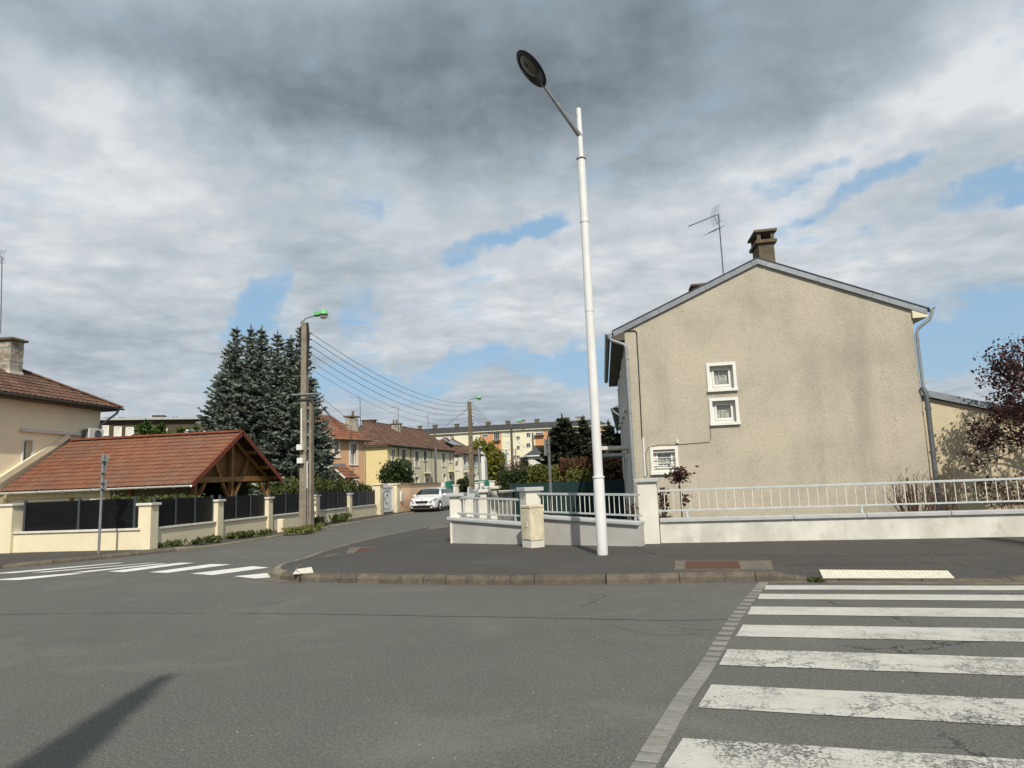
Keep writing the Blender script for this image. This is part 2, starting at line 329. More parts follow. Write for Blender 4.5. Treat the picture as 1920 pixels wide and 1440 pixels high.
zinc_m=basic('zinc_pipe',(.33,.36,.37),.45,c2=(.25,.27,.28),scale=5,metal=.4)
zincd_m=basic('dark_zinc_pipe',(.15,.165,.175),.45,c2=(.11,.12,.13),scale=5,metal=.3)
dark_m=basic('black_rubber',(.015,.015,.016),.7)
white_m=basic('white_frame',(.76,.76,.73),.5,c2=(.68,.68,.64),scale=4)
whitep_m=basic('white_lamp_paint',(.74,.745,.74),.35,c2=(.66,.665,.66),scale=2,spec=.5)
soffit_m=basic('brown_soffit',(.10,.085,.065),.8)
tile_m=basic('red_roof_tile',(.215,.086,.044),.8,c2=(.175,.092,.064),scale=.35,bump=.3,island=.09,speck=((.33,.24,.17),16,.68,.76,.5))
tileb_m=basic('brown_roof_tile',(.155,.082,.055),.85,c2=(.10,.062,.045),scale=.8,bump=.3,island=.2,speck=((.28,.22,.15),11,.64,.74,.5))
tilep_m=basic('orange_brown_roof_tile',(.27,.115,.068),.85,c2=(.20,.085,.052),scale=.7,island=.14)
verge_m=basic('verge_tile_red',(.20,.052,.028),.75,c2=(.15,.045,.026),scale=3,rand=.14)
wood_m=basic('golden_timber',(.30,.16,.052),.6,c2=(.20,.098,.032),scale=5,rand=.12,bump=.2)
plank_m=basic('timber_board',(.24,.125,.045),.65,c2=(.16,.08,.03),scale=6,rand=.15)
anth_m=basic('anthracite_slat',(.005,.0056,.0066),.45,c2=(.0065,.0072,.0085),scale=3,rand=.2,spec=.18)
anthp_m=basic('anthracite_post',(.045,.055,.062),.4,spec=.5)
galv_m=basic('galvanised_pole',(.30,.315,.325),.4,c2=(.24,.25,.26),scale=8,metal=.4)
greyp_m=basic('grey_sign_pole',(.14,.145,.14),.5,c2=(.11,.115,.11),scale=8)
concp_m=basic('pole_concrete',(.29,.255,.20),.9,c2=(.19,.165,.125),scale=4,bump=.8,bscale=50,streak=((.12,.11,.09),4,.5))
woodp_m=basic('old_pole_wood',(.15,.13,.10),.9,c2=(.10,.085,.065),scale=5)
wire_m=basic('black_cable',(.07,.073,.078),.7)
green_m=basic('green_lamp_hood',(.16,.52,.20),.4,c2=(.14,.46,.17),scale=4)
cabm=basic('stained_cabinet',(.74,.67,.50),.8,c2=(.55,.49,.35),scale=4.,bump=.3,bscale=25,speck=((.20,.16,.10),9,.60,.72,.55),streak=((.27,.22,.14),5,.5))
peach_m=basic('peach_render',(.62,.375,.225),.9,c2=(.58,.35,.205),scale=1.4,bump=.2)
pinkw_m=basic('peach_garden_wall',(.85,.60,.40),.9,c2=(.81,.56,.37),scale=.7,bump=.2)
yel_m=basic('yellow_render',(.74,.61,.32),.9,c2=(.69,.56,.29),scale=.8,speck=((.50,.44,.30),.9,.55,.75,.5))
ochre_m=basic('ochre_render',(.64,.55,.31),.9,c2=(.6,.51,.28),scale=1)
beige_m=basic('beige_render',(.60,.565,.42),.9,c2=(.55,.52,.38),scale=1,streak=((.3,.29,.22),1.3,.4))
cream2_m=basic('pale_cream_render',(.72,.66,.48),.9,c2=(.66,.60,.43),scale=1)
ivory_m=basic('ivory_render',(.66,.63,.52),.9,c2=(.6,.57,.47),scale=1,streak=((.45,.42,.34),1.,.3))
apt_m=basic('apartment_cream',(.74,.71,.54),.9,c2=(.70,.67,.50),scale=.2)
apto_m=basic('apartment_orange',(.60,.31,.16),.9,c2=(.57,.29,.15),scale=.3)
school_m=basic('olive_cladding',(.085,.070,.040),.8,c2=(.07,.058,.034),scale=.5)
schoolw_m=basic('pale_base_band',(.50,.51,.45),.8)
lhouse_m=basic('apricot_render',(.88,.77,.555),.9,c2=(.84,.73,.52),scale=.9,bump=.3,bscale=30)
chim_m=basic('lichen_chimney',(.40,.37,.31),.95,c2=(.21,.18,.13),scale=3.,bump=1,bscale=30,contrast=(.42,.62),speck=((.62,.60,.54),5,.58,.66,.7))
chimd_m=basic('dark_chimney',(.16,.13,.09),.95,c2=(.10,.085,.06),scale=4.,bump=1,bscale=30,speck=((.35,.17,.03),7,.62,.7,.8))
bark_m=basic('bark',(.10,.075,.055),.95,c2=(.06,.045,.035),scale=9,bump=1,bscale=25)
twig_m=basic('bare_twig',(.085,.05,.038),.9,c2=(.12,.075,.055),scale=12)
spruce_m=leafmat('blue_spruce_needle',(.15,.18,.148),.42,.12)
spruced_m=leafmat('spruce_inner_needle',(.055,.068,.050),.35,.05)
mag_m=leafmat('magnolia_leaf',(.045,.065,.024),.5,.12,.35)
hedge_m=leafmat('dark_hedge_leaf',(.035,.052,.018),.4,.12)
hedgel_m=leafmat('light_hedge_leaf',(.115,.125,.028),.35,.2)
yew_m=leafmat('yew_leaf',(.028,.036,.018),.45,.08)
shrub_m=leafmat('garden_shrub_leaf',(.07,.085,.022),.45,.2)
red_m=leafmat('plum_leaf',(.048,.017,.015),.45,.2)
rose_m=leafmat('rose_leaf',(.065,.030,.022),.45,.2)
laurel_m=leafmat('reddish_laurel_leaf',(.11,.060,.030),.45,.2)
willow_m=leafmat('willow_leaf',(.17,.17,.03),.35,.3)
weed_m=leafmat('weed_leaf',(.075,.095,.028),.4,.25)
budm=leafmat('bud_leaf',(.15,.09,.06),.4,.2)
mesh_m=basic('green_windbreak',(.007,.026,.027),.8,c2=(.010,.034,.034),scale=1.2,bump=.4,bscale=80)  # base colour darkened to hold the shade the house throws on the screen
teal_m=basic('teal_windbreak',(.015,.14,.10),.7,c2=(.012,.12,.09),scale=2)
ac_m=basic('unit_white',(.62,.62,.58),.5)
car_m=basic('white_car_paint',(.80,.80,.80),.25,spec=.5,coat=.6)
tyre_m=basic('tyre',(.02,.02,.02),.8)
rim_m=basic('alloy_rim',(.45,.45,.46),.3,metal=.8)
lamp_m=basic('headlight_glass',(.38,.40,.42),.12,spec=.8,c2=(.12,.12,.13),scale=9)
black_m=basic('black_plastic',(.012,.012,.013),.45)
rose_pink=basic('sign_back',(.32,.33,.33),.45,metal=.3,c2=(.27,.28,.28),scale=5)
signw_m=basic('sign_front_white',(.75,.75,.75),.4)
signr_m=basic('sign_front_red',(.55,.02,.02),.4)
def glass(name,c,rough=.06,spec=.8):
    return basic(name,c,rough,spec=spec)
pane_m=glass('window_glass',(.05,.055,.06)); carg_m=glass('car_glass',(.015,.022,.022),.04); lens_m=basic('lamp_lens',(.085,.085,.07),.35,c2=(.13,.13,.105),scale=6,spec=.3)
clear_m,_n,_b=newmat('clear_bowl'); _b.inputs['Base Color'].default_value=(.75,.78,.78,1); _b.inputs['Roughness'].default_value=.1; _b.inputs['Transmission Weight'].default_value=.7
curt_m=basic('lace_curtain',(.62,.62,.57),.9,c2=(.30,.30,.28),scale=26,detail=3)
curtw_m=basic('plain_curtain',(.42,.42,.40),.9,c2=(.25,.25,.24),scale=7)
shut_m=basic('white_roller_shutter',(.70,.70,.66),.6)
# white block wall with real-looking courses on the gable of the peach house
blk_m,n_,b_=newmat('pale_block_wall'); tt=n_.n('ShaderNodeTexCoord').outputs['Object']
sx=n_.n('ShaderNodeSeparateXYZ'); n_.t.links.new(tt,sx.inputs[0]); bv=n_.comb(sx.outputs[0],sx.outputs[2],0.)
br=n_.n('ShaderNodeTexBrick'); n_.put(br.inputs['Vector'],bv); br.inputs['Scale'].default_value=1; br.inputs['Brick Width'].default_value=.5; br.inputs['Row Height'].default_value=.21; br.inputs['Mortar Size'].default_value=.012
br.inputs['Color1'].default_value=(.56,.55,.44,1); br.inputs['Color2'].default_value=(.48,.47,.37,1); br.inputs['Mortar'].default_value=(.33,.33,.27,1)
n_.put(b_.inputs['Base Color'],br.outputs['Color']); b_.inputs['Roughness'].default_value=.9

# ------------------------------------------------------------------ wall / window / roof builders
def wall_holes(mb,O,U,Nn,W_,z0,z1,holes,depth=.22,mi=0):
    O=Vector((O[0],O[1],0)); U=Vector(U); Nn=Vector(Nn)
    us=sorted({0,W_,*[h[0] for h in holes],*[h[1] for h in holes]}); zs=sorted({z0,z1,*[h[2] for h in holes],*[h[3] for h in holes]})
    P=lambda u,z,d=0: O+U*u-Nn*d+Vector((0,0,z))
    for i in range(len(us)-1):
        for j in range(len(zs)-1):
            uc=(us[i]+us[i+1])/2; zc_=(zs[j]+zs[j+1])/2
            if any(h[0]<uc<h[1] and h[2]<zc_<h[3] for h in holes): continue
            mb.add([P(us[i],zs[j]),P(us[i+1],zs[j]),P(us[i+1],zs[j+1]),P(us[i],zs[j+1])],[(0,1,2,3)],mi)
    for a,b,c,d in holes:
        for q in (((a,c),(a,d)),((a,d),(b,d)),((b,d),(b,c)),((b,c),(a,c))):
            mb.add([P(*q[0]),P(*q[1]),P(*q[1],depth),P(*q[0],depth)],[(0,1,2,3)],mi)
def window(par,O,U,Nn,h,style='pale',sur=.10,sill=True,name='window',inset=.12,curtain=None,mull=1,rail=False,shutter=0,frm=None,label=None):
    O=Vector((O[0],O[1],0)); U=Vector(U); Nn=Vector(Nn); a,b,c,d=h; Zv=Vector((0,0,1))
    P=lambda u,z,dd: O+U*u+Nn*dd+Zv*z
    m=MB(); pr=.035
    def bar(u0,u1,z0,z1,d0,d1,mi=0): m.obox(P((u0+u1)/2,(z0+z1)/2,(d0+d1)/2),U*(u1-u0)/2,Nn*(d1-d0)/2,Zv*(z1-z0)/2,mi)
    if sur:
        bar(a-sur,a+.0,c-sur*(not sill),d+sur,-.02,pr); bar(b,b+sur,c-sur*(not sill),d+sur,-.02,pr); bar(a,b,d,d+sur,-.02,pr)
        if not sill: bar(a,b,c-sur,c,-.02,pr)
    if sill: bar(a-sur-.012,b+sur+.012,c-.07,c-.002,-.1,pr+.04)
    fw=.055; i=inset
    bar(a,a+fw,c,d,-i-.06,-i); bar(b-fw,b,c,d,-i-.06,-i); bar(a+fw,b-fw,d-fw,d,-i-.06,-i); bar(a+fw,b-fw,c,c+fw,-i-.06,-i)
    for k in range(1,mull+1):
        if mull and (b-a)>.5: uc=a+(b-a)*k/(mull+1); bar(uc-.03,uc+.03,c+fw,d-fw,-i-.05,-i+.005)
    w=part(name,m,frm or white_m,par,label=label)
    g=MB(); g.obox(P((a+b)/2,(c+d)/2,-i-.04),U*(b-a)/2,Nn*.004,Zv*(d-c)/2); part('pane',g,pane_m if not curtain else MT['sheer_glass'],w)
    if curtain:
        q=MB(); nn=18
        for k in range(nn):
            u0=a+(b-a)*k/nn; u1=a+(b-a)*(k+1)/nn; w0=.012*math.sin(k*1.9); w1=.012*math.sin((k+1)*1.9)
            q.add([P(u0,c,-i-.08+w0),P(u1,c,-i-.08+w1),P(u1,d,-i-.08+w1),P(u0,d,-i-.08+w0)],[(0,1,2,3)])
        part('curtain',q,curtain,w,recalc=False)
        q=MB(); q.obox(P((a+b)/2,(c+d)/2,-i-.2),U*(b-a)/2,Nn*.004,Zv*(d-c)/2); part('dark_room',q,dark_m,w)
    if shutter:
        q=MB(); ns=max(3,int((d-c)*shutter/.09))
        for k in range(ns):
            z1=d-(d-c)*shutter*k/ns; z0=d-(d-c)*shutter*(k+1)/ns
            q.obox(P((a+b)/2,(z0+z1)/2,-i+.03),U*(b-a)/2,Nn*.012,Zv*((z1-z0)/2-.006))
        q.obox(P((a+b)/2,d-(d-c)*shutter/2,-i+.012),U*(b-a)/2,Nn*.004,Zv*(d-c)*shutter/2)
        part('shutter',q,shut_m,w)
    if rail:
        q=MB(); q.tube([P(a-.03,c+.55,pr+.05),P(b+.03,c+.55,pr+.05)],.018,6); q.tube([P(a-.03,c+.08,pr+.05),P(b+.03,c+.08,pr+.05)],.012,6)
        nb=max(3,int((b-a)/.14))
        for k in range(nb+1): u=a+(b-a)*k/nb; q.tube([P(u,c+.08,pr+.05),P(u,c+.55,pr+.05)],.008,5)
        part('balcony_rail',q,rail_m,w)
    return w
sh_m,_n,_b=newmat('sheer_glass'); _b.inputs['Base Color'].default_value=(.9,.95,.95,1); _b.inputs['Roughness'].default_value=.03; _b.inputs['Transmission Weight'].default_value=1; _b.inputs['IOR'].default_value=1.05; _b.inputs['Alpha'].default_value=.35
def slope(mb,bl,br_,tl,tr,rows,tw=.3,amp=.018,lift=.03,seg=4,flat=False,mi=0):
    bl,br_,tl,tr=[Vector(q) for q in (bl,br_,tl,tr)]
    e=(br_-bl).normalized(); up=(tl-bl)-e*(tl-bl).dot(e); H_=up.length; up.normalize(); nn=e.cross(up)
    if nn.z<0: nn=-nn
    uT0=(tl-bl).dot(e); uT1=(tr-bl).dot(e); WB=(br_-bl).length
    for i in range(rows):
        v0=i/rows; v1=min(1,(i+1)/rows)
        a0=uT0*v0; b0=WB+(uT1-WB)*v0; a1=uT0*v1; b1=WB+(uT1-WB)*v1
        lo=min(a0,a1); hi=max(b0,b1); k0=math.floor(lo/tw)-1; k1=math.ceil(hi/tw)+1
        for k in range(k0,k1):
            sft=(.5*tw if i%2 and flat else 0)
            us=[k*tw+sft+tw*j/seg for j in range(seg+1)]
            if us[-1]<=lo or us[0]>=hi: continue
            vs=[]; jz=random.uniform(-.003,.004)
            for u in us:
                pf=0 if flat else amp*(.5-.5*math.cos(2*math.pi*(u-sft)/tw))
                ub=min(max(u,a0),b0); ut=min(max(u,a1),b1)
                B=bl+e*ub+up*(v0*H_-.02)+nn*(lift+pf+jz); T=bl+e*ut+up*v1*H_+nn*(pf*.9+jz)
                vs+=[B-nn*(lift+.0),B,T]
            fs=[]
            for j in range(seg): o=j*3; fs+=[(o,o+3,o+4,o+1),(o+1,o+4,o+5,o+2)]
            mb.add(vs,fs,mi)
def half_round(path,r,mb,n=8,mi=0,updir=Vector((0,0,1))):   # open gutter
    a,b=Vector(path[0]),Vector(path[1]); d=(b-a).normalized(); s_=d.cross(updir).normalized(); o=len(mb.v); t=.006
    for p in (a,b):
        for rr in (r,r-t):
            for k in range(n+1):
                an=math.pi*k/n; mb.v.append(tuple(p+s_*rr*math.cos(an)-updir*rr*math.sin(an)))
    q=n+1
    for k in range(n):
        mb.f+=[(o+k,o+k+1,o+2*q+k+1,o+2*q+k),(o+q+k,o+3*q+k,o+3*q+k+1,o+q+k+1),(o+k,o+q+k,o+q+k+1,o+k+1),(o+2*q+k,o+2*q+k+1,o+3*q+k+1,o+3*q+k)]; mb.m+=[mi]*4
    for k in (0,n): mb.f.append((o+k,o+q+k,o+3*q+k,o+2*q+k)); mb.m.append(mi)
def interp(pl,n):
    P=[Vector(p) for p in pl]; L=[0]
    for i in range(1,len(P)): L.append(L[-1]+(P[i]-P[i-1]).length)
    out=[]
    for k in range(n+1):
        s_=L[-1]*k/n; i=max(j for j in range(len(L)) if L[j]<=s_+1e-9); i=min(i,len(P)-2)
        out.append(P[i].lerp(P[i+1],(s_-L[i])/(L[i+1]-L[i])))
    return out
def catmull(P,m=8):
    P=[Vector(p) for p in P]; out=[]
    for i in range(len(P)-1):
        p0=P[max(i-1,0)];p1=P[i];p2=P[i+1];p3=P[min(i+2,len(P)-1)]
        for k in range(m):
            t=k/m; out.append(.5*((2*p1)+(p2-p0)*t+(2*p0-5*p1+4*p2-p3)*t*t+(3*p1-p0-3*p2+p3)*t**3))
    out.append(P[-1]); return out
# ================================================================== SETTING : ground, road, pavements, kerbs
def sheet(name,poly,mat,z=None):
    m=MB(); P=[Vector((p[0],p[1],z if z is not None else p[2])) for p in poly]; m.add(P,[tuple(range(len(P)))]); o=part(name,m,mat,recalc=False,kind='structure'); 
    if o.data.polygons[0].normal.z<0: o.data.flip_normals()
    return o
sheet('ground',[(-700,-300),(700,-300),(700,900),(-700,900)],grass_m,-.05)
sheet('road',[(-120,-14),(90,-14),(90,14),(-3,14),(-3,130),(-16.5,130),(-16.5,19.5),(-120,19.5)],road_m,0.)
sheet('garden_ground',[(-4.3,17.6),(.4,15.9),(90,13.5),(90,130),(-4.3,130)],grass_m,.085)
sheet('lawn',[(-120,18.1),(-13.3,18.1),(-14.3,39),(-14.3,130),(-120,130)],grass_m,.085)
def sst(t): t=max(0,min(1,t)); return t*t*(3-2*t)
RK=[(-7.6,120),(-7.55,60),(-7.55,29.6),(-7.8,24),(-7.9,21),(-7.75,18),(-7.5,16),(-7.15,14.3),(-6.85,13.1),(-6.45,12.27),(-5.8,11.72),(-5.2,11.5),(-4.18,11.28),(-3.2,11.07),(-2.3,10.92),(-1.5,10.82),(0,10.75),(1,10.8),(1.95,10.8),(2.6,10.75),(3.6,10.6),(4.56,10.42),(5.1,10.42),(7,10.25),(12,9.8),(60,6)]
LK=[(-110,8),(-40,12.3),(-20,13.5),(-16.5,14.1),(-14.65,14.89),(-13.9,15.62),(-13.32,16.69),(-12.79,18.0),(-12.45,19.0),(-12.18,20.8),(-12.15,24.1),(-12.55,30.1),(-12.9,38.2),(-13.35,50),(-12.6,75),(-11,120)]
def hr(x,y):
    if y>11.9: return .13-.085*sst((y-13.2)/2.2)
    return .13-.105*sst((x-1.95)/.5)+.105*sst((x-4.75)/.7)
def hl(x,y):
    if y<16: return .02+.09*sst((x+15.3)/1.2)
    return .11-.055*sst((y-18.2)/1.5)
def dense(pl,step=.25):
    P=catmull([(x,y,0) for x,y in pl],10); out=[P[0]]
    for p in P[1:]:
        d=(p-out[-1]).length
        if d>=step: out.append(p)
    return out
def normals(P,side):
    o=[]
    for i in range(len(P)):
        d=(P[min(i+1,len(P)-1)]-P[max(i-1,0)]).normalized(); o.append(Vector((-d.y,d.x,0))*side)
    return o
def pavement(name,pl,hf,side,back):
    P=dense(pl,.3); Nn=normals(P,side); m=MB(); ts=[0,.08,.2,.35,.6,1]; n=len(P); zz=.12
    for i,p in enumerate(P):
        h=hf(p.x,p.y); a=p+Nn[i]*.165; b=back(p)
        D=(b-a).length
        for t in ts:
            q=a.lerp(b,t); d=t*D; q.z=h+(zz-h)*sst(d/1.9)-.004+.004*math.sin(q.x*1.7+q.y*.9); m.v.append(tuple(q))
    k=len(ts)
    for i in range(n-1):
        for j in range(k-1): m.f.append((i*k+j,(i+1)*k+j,(i+1)*k+j+1,i*k+j+1)); m.m.append(0)
    o=part(name,m,pave_m,recalc=False,kind='structure',smooth=True,bevel=None)
    if o.data.polygons[len(o.data.polygons)//2].normal.z<0: o.data.flip_normals()
    return o
def back_r(p):
    if p.y>14.5 and p.x<-5: return Vector((-4.0,max(p.y,17.9),0))
    if p.x>-3: return Vector((p.x,max(16.6,0)+.0,0)) if p.x>0 else Vector((p.x*.95,17.2-.25*(p.x+3)/3,0))
    t=(p.x+6.9)/3.9; return Vector((-4.0+1.1*max(0,t),17.9-.7*max(0,t),0))
def back_l(p):
    if p.y>17: return Vector((-13.7-.03*(p.y-18),p.y+.3*(1 if p.y<20 else 0)+.3,0)) if p.y>18 else Vector((-13.6,18.3,0))
    return Vector((min(p.x,-13.6),18.5,0)) if p.x<-13.6 else Vector((-13.6,18.4,0))
pavement('pavement',RK,hr,-1 if False else 1,back_r)
pavement('pavement',LK,hl,1,back_l)
# kerbs : every stone a piece
def kerb(pl,hf,side,lens,mat,lo,hi,label):
    root=thing('kerb',(0,0,0),kind='structure'); P=dense(pl,.04); Nn=normals(P,side); i=lo_i=0
    i=next(k for k,p in enumerate(P) if lo(p)); 
    while i<len(P)-2 and not hi(P[i]):
        L=lens(P[i]); j=i; s=0
        while j<len(P)-1 and s<L-.012: s+=(P[j+1]-P[j]).length; j+=1
        m=MB(); idx=np.linspace(i,j,max(2,min(6,int(L/.18)+1))).round().astype(int); js=random.uniform(-.006,.006); jh=random.uniform(-.006,.006)
        for q,k in enumerate(idx):
            p=P[k]; 
            if q==0: p=p.lerp(P[k+1],.12)
            h=hf(p.x,p.y)+jh; nv=Nn[k]
            for a,b in ((js,-.03),(js+.008,h*.55),(js+.03,max(.004,h-.035)),(js+.06,h-.006),(js+.085,h),(.165,h+.002),(.165,-.03)): m.v.append((p.x+nv.x*a,p.y+nv.y*a,b))
        kk=7; n=len(idx)
        for q in range(n-1):
            for b in range(kk): m.f.append((q*kk+b,(q+1)*kk+b,(q+1)*kk+(b+1)%kk,q*kk+(b+1)%kk)); m.m.append(0)
        m.f.append(tuple(range(kk))); m.f.append(tuple((n-1)*kk+b for b in range(kk))[::-1]); m.m+=[0,0]
        part('kerb_stone',m,mat(P[i]),root); i=j
        # narrow open joint of about 1 cm follows before the next stone
    return root
kerb(RK,hr,1,lambda p: 1.0 if p.y>12.6 else (.34 if p.x<-1.6 else (1.04 if not 1.6<p.x<2.4 else .5)),lambda p: kerbL_m if p.y>12.2 else kerb_m,lambda p:p.y<70,lambda p:p.x>16,'')
kerb(LK,hl,1,lambda p:1.0,lambda p: kerb_m if p.y<17.6 else kerbL_m,lambda p:p.x>-24,lambda p:p.y>75,'')
# kerb gutters
def strip(name,pl,w,side,mat,z,lo,hi):
    P=[p for p in dense(pl,.15) if lo(p) and not hi(p)]; Nn=normals(P,-side); m=MB()
    for p,nv in zip(P,Nn): m.v+=[(p.x-nv.x*.01,p.y-nv.y*.01,z),(p.x+nv.x*w(p),p.y+nv.y*w(p),z)]
    for i in range(len(P)-1): m.f.append((2*i,2*i+2,2*i+3,2*i+1)); m.m.append(0)
    o=part(name,m,mat,recalc=False,kind='structure')
    if o.data.polygons[0].normal.z<0: o.data.flip_normals()
strip('gutter',RK,lambda p:.05+.36*math.exp(-((p.x+6.6)**2+(p.y-12.6)**2)/1.1),1,gutter_m,.004,lambda p:True,lambda p:p.x>-5.3 or p.y>15.5)
strip('gutter',RK,lambda p:.04+.22*sst((p.x-1.5)/.8),1,gutter_m,.004,lambda p:p.x>1.2 and p.y<12,lambda p:p.x>14)
# zebra crossings
def stripes(name,quads,mat):
    root=thing(name,(0,0,0),kind='structure')
    for q in quads:
        m=MB(); n=14; (a,b,c,d)=[Vector(v) for v in q]     # a-b near edge, d-c far edge
        for i in range(n+1):
            t=i/n; p=a.lerp(b,t); r=d.lerp(c,t); j=random.uniform(-.008,.008); p+= (p-r).normalized()*j; r+=(r-p).normalized()*random.uniform(-.008,.008)
            m.v+=[(p.x,p.y,.005),(r.x,r.y,.005)]
        for i in range(n): m.f.append((2*i,2*i+2,2*i+3,2*i+1)); m.m.append(0)
        o=part('stripe',m,mat,root,recalc=False)
        if o.data.polygons[0].normal.z<0: o.data.flip_normals()
    return root
S=[((1.67,10.04),(1.76,10.41),-.118),((1.46,9.29),(1.55,9.69),-.118),((1.18,8.29),(1.30,8.78),-.112),((.90,7.19),(1.05,7.74),-.112),((.62,6.13),(.76,6.68),-.14),((.35,5.03),(.50,5.57),-.15),((.09,4.03),(.22,4.47),-.14),((-.2,2.9),(-.06,3.42),-.14),((-.48,1.85),(-.34,2.37),-.14),((-.75,.8),(-.62,1.32),-.14),((-1.03,-.25),(-.9,.27),-.14)]
stripes('zebra_crossing',[((a[0],a[1],0),(a[0]+4.6,a[1]+4.6*s,0),(b[0]+4.6,b[1]+4.6*s,0),(b[0],b[1],0)) for a,b,s in S],paint_m)
Q=[[(-30,1077),(30,1074.5),(234,1055.5),(222,1055.5)],[(58,1074),(84,1073.5),(298,1055),(277,1056)],[(202,1072),(233,1073),(365,1055.5),(335,1055.5)],[(131,1074),(160,1073.5),(315,1057),(300,1057)],
   [(279,1073.5),(313,1074.5),(434,1058.5),(395,1058)],[(357,1076),(399,1078.5),(505,1064.5),(474,1062)],[(438,1081),(478,1085),(507,1083),(501,1075)],[(-20,1088),(36,1088),(158,1075.5),(130,1075.5)]]
Q[1],Q[0]=Q[1],Q[0]
stripes('zebra_crossing',[[G(*p) for p in q] for q in Q],paintL_m)
# row of paving blocks beside the near crossing
pr=thing('paver_strip',(0,0,0),kind='structure'); P=dense([(1.80,10.75),(1.72,10.5),(1.06,8.23),(.54,6.18),(.28,5.24),(-.02,4.02),(-.4,2.4),(-.9,0),(-1.5,-3)],.02)
m=MB(); m.box((-.064,-.0565,-.03),(.064,.0565,.008)); pm=mesh_of(m,paver_m,'paver',bev=.004); acc=0
for i in range(1,len(P)-1):
    acc+=(P[i]-P[i-1]).length
    if acc>=.118:
        acc-=.118; d=(P[i+1]-P[i-1]).normalized(); share('paver',pm,pr,(P[i].x,P[i].y,random.uniform(-.001,.002)),(0,0,math.atan2(d.y,d.x)-math.pi/2+random.uniform(-.02,.02)))
# tactile slabs
def tactile(cor,n,label):
    A=[Vector(c) for c in cor]; m=MB(); m.extr(A,(0,0,-.008)); t=part('tactile_paving',m,tact_m,label=label,cat='tactile paving',origin=A[0])
    s=MB()
    for i in range(n[0]):
        for j in range(n[1]):
            u=(i+.5)/n[0]; v=(j+.5)/n[1]; p=A[0].lerp(A[1],u).lerp(A[3].lerp(A[2],u),v); r=.012
            s.add([p+Vector((r*a,r*b,0.001)) for a,b in((-1,-1),(1,-1),(1,1),(-1,1))]+[p+Vector((r*.5*a,r*.5*b,.007)) for a,b in((-1,-1),(1,-1),(1,1),(-1,1))],[(4,5,6,7),(0,1,5,4),(1,2,6,5),(2,3,7,6),(3,0,4,7)])
    part('stud',s,tact_m,t,kind='stuff')
_RKd=dense(RK,.3)
def pav_z(x,y):
    p=min(_RKd,key=lambda q:(q.x-x)**2+(q.y-y)**2); d=max(0,math.hypot(p.x-x,p.y-y)-.16); h=hr(p.x,p.y)
    D=(back_r(p)-p).length; return h+(.12-h)*sst(min(d,D)/1.9)+.004
def onpav(px,py):
    z=.1
    for _ in range(4): g=G(px,py,z); z=pav_z(g.x,g.y)
    return G(px,py,z)
def seam(pix,z,w,mat,name='tar_seam',onp=False):
    P=[(onpav(*p)+Vector((0,0,.001))) if onp else G(p[0],p[1],z) for p in pix]; P=interp(catmull(P,6),60); m=MB()
    for i,p in enumerate(P):
        d=(P[min(i+1,60)]-P[max(i-1,0)]).normalized(); nv=Vector((-d.y,d.x,0)); a=w*(.35+.9*random.random()); o=random.gauss(0,w*.35); m.v+=[tuple(p+nv*(o-a/2)),tuple(p+nv*(o+a/2))]
    for i in range(60): m.f.append((2*i,2*i+2,2*i+3,2*i+1)); m.m.append(0)
    o=part(name,m,mat,recalc=False,kind='structure')
    if o.data.polygons[0].normal.z<0: o.data.flip_normals()
seam_m=basic('tar',(.035,.034,.032),.7,c2=(.06,.058,.054),scale=9); scuff_m=basic('pale_scuff',(.15,.145,.13),.9,c2=(.115,.112,.103),scale=14)
seam([(430,1149),(700,1153),(1000,1158),(1250,1163),(1390,1160)],.003,.022,seam_m); seam([(0,1152),(200,1149),(380,1150)],.003,.016,seam_m)
seam([(1095,1136),(1112,1126),(1135,1115)],.003,.07,scuff_m,'scuff_mark'); seam([(1140,1172),(1180,1180),(1240,1190),(1310,1188)],.003,.02,scuff_m,'scuff_mark'); seam([(1255,1173),(1290,1178),(1350,1182)],.003,.02,scuff_m,'scuff_mark')
seam([(1300,1040),(1500,1041),(1700,1040),(1915,1037)],0,.02,seam_m,onp=True); seam([(1440,1055),(1620,1056),(1760,1054)],0,.02,seam_m,onp=True)
seam([(1185,1022),(1215,1035),(1250,1042),(1290,1041)],0,.02,seam_m,onp=True); seam([(860,1040),(950,1036),(1010,1030),(1060,1030)],0,.02,seam_m,onp=True)
seam([(560,1078),(562,1060),(620,1040),(760,1012),(835,998)],0,.05,scuff_m,'scuff_mark',onp=True)
gm=MB()
for _ in range(190):
    px_=random.uniform(20,1900); py_=random.uniform(1035,1430)
    if py_<1085:
        if not(600<px_<1900): continue
        p=onpav(px_,py_)
    else: p=G(px_,py_,0)
    s_=random.uniform(.003,.007); gm.add([p+Vector((random.uniform(-1,1)*s_,random.uniform(-1,1)*s_,0)) for _k in range(4)]+[p+Vector((0,0,s_*.9))],[(0,1,4),(1,2,4),(2,3,4),(3,0,4)])
part('grit',gm,basic('pale_grit',(.5,.48,.42),.9),kind='stuff',label='scattered pale grit on road and pavement')
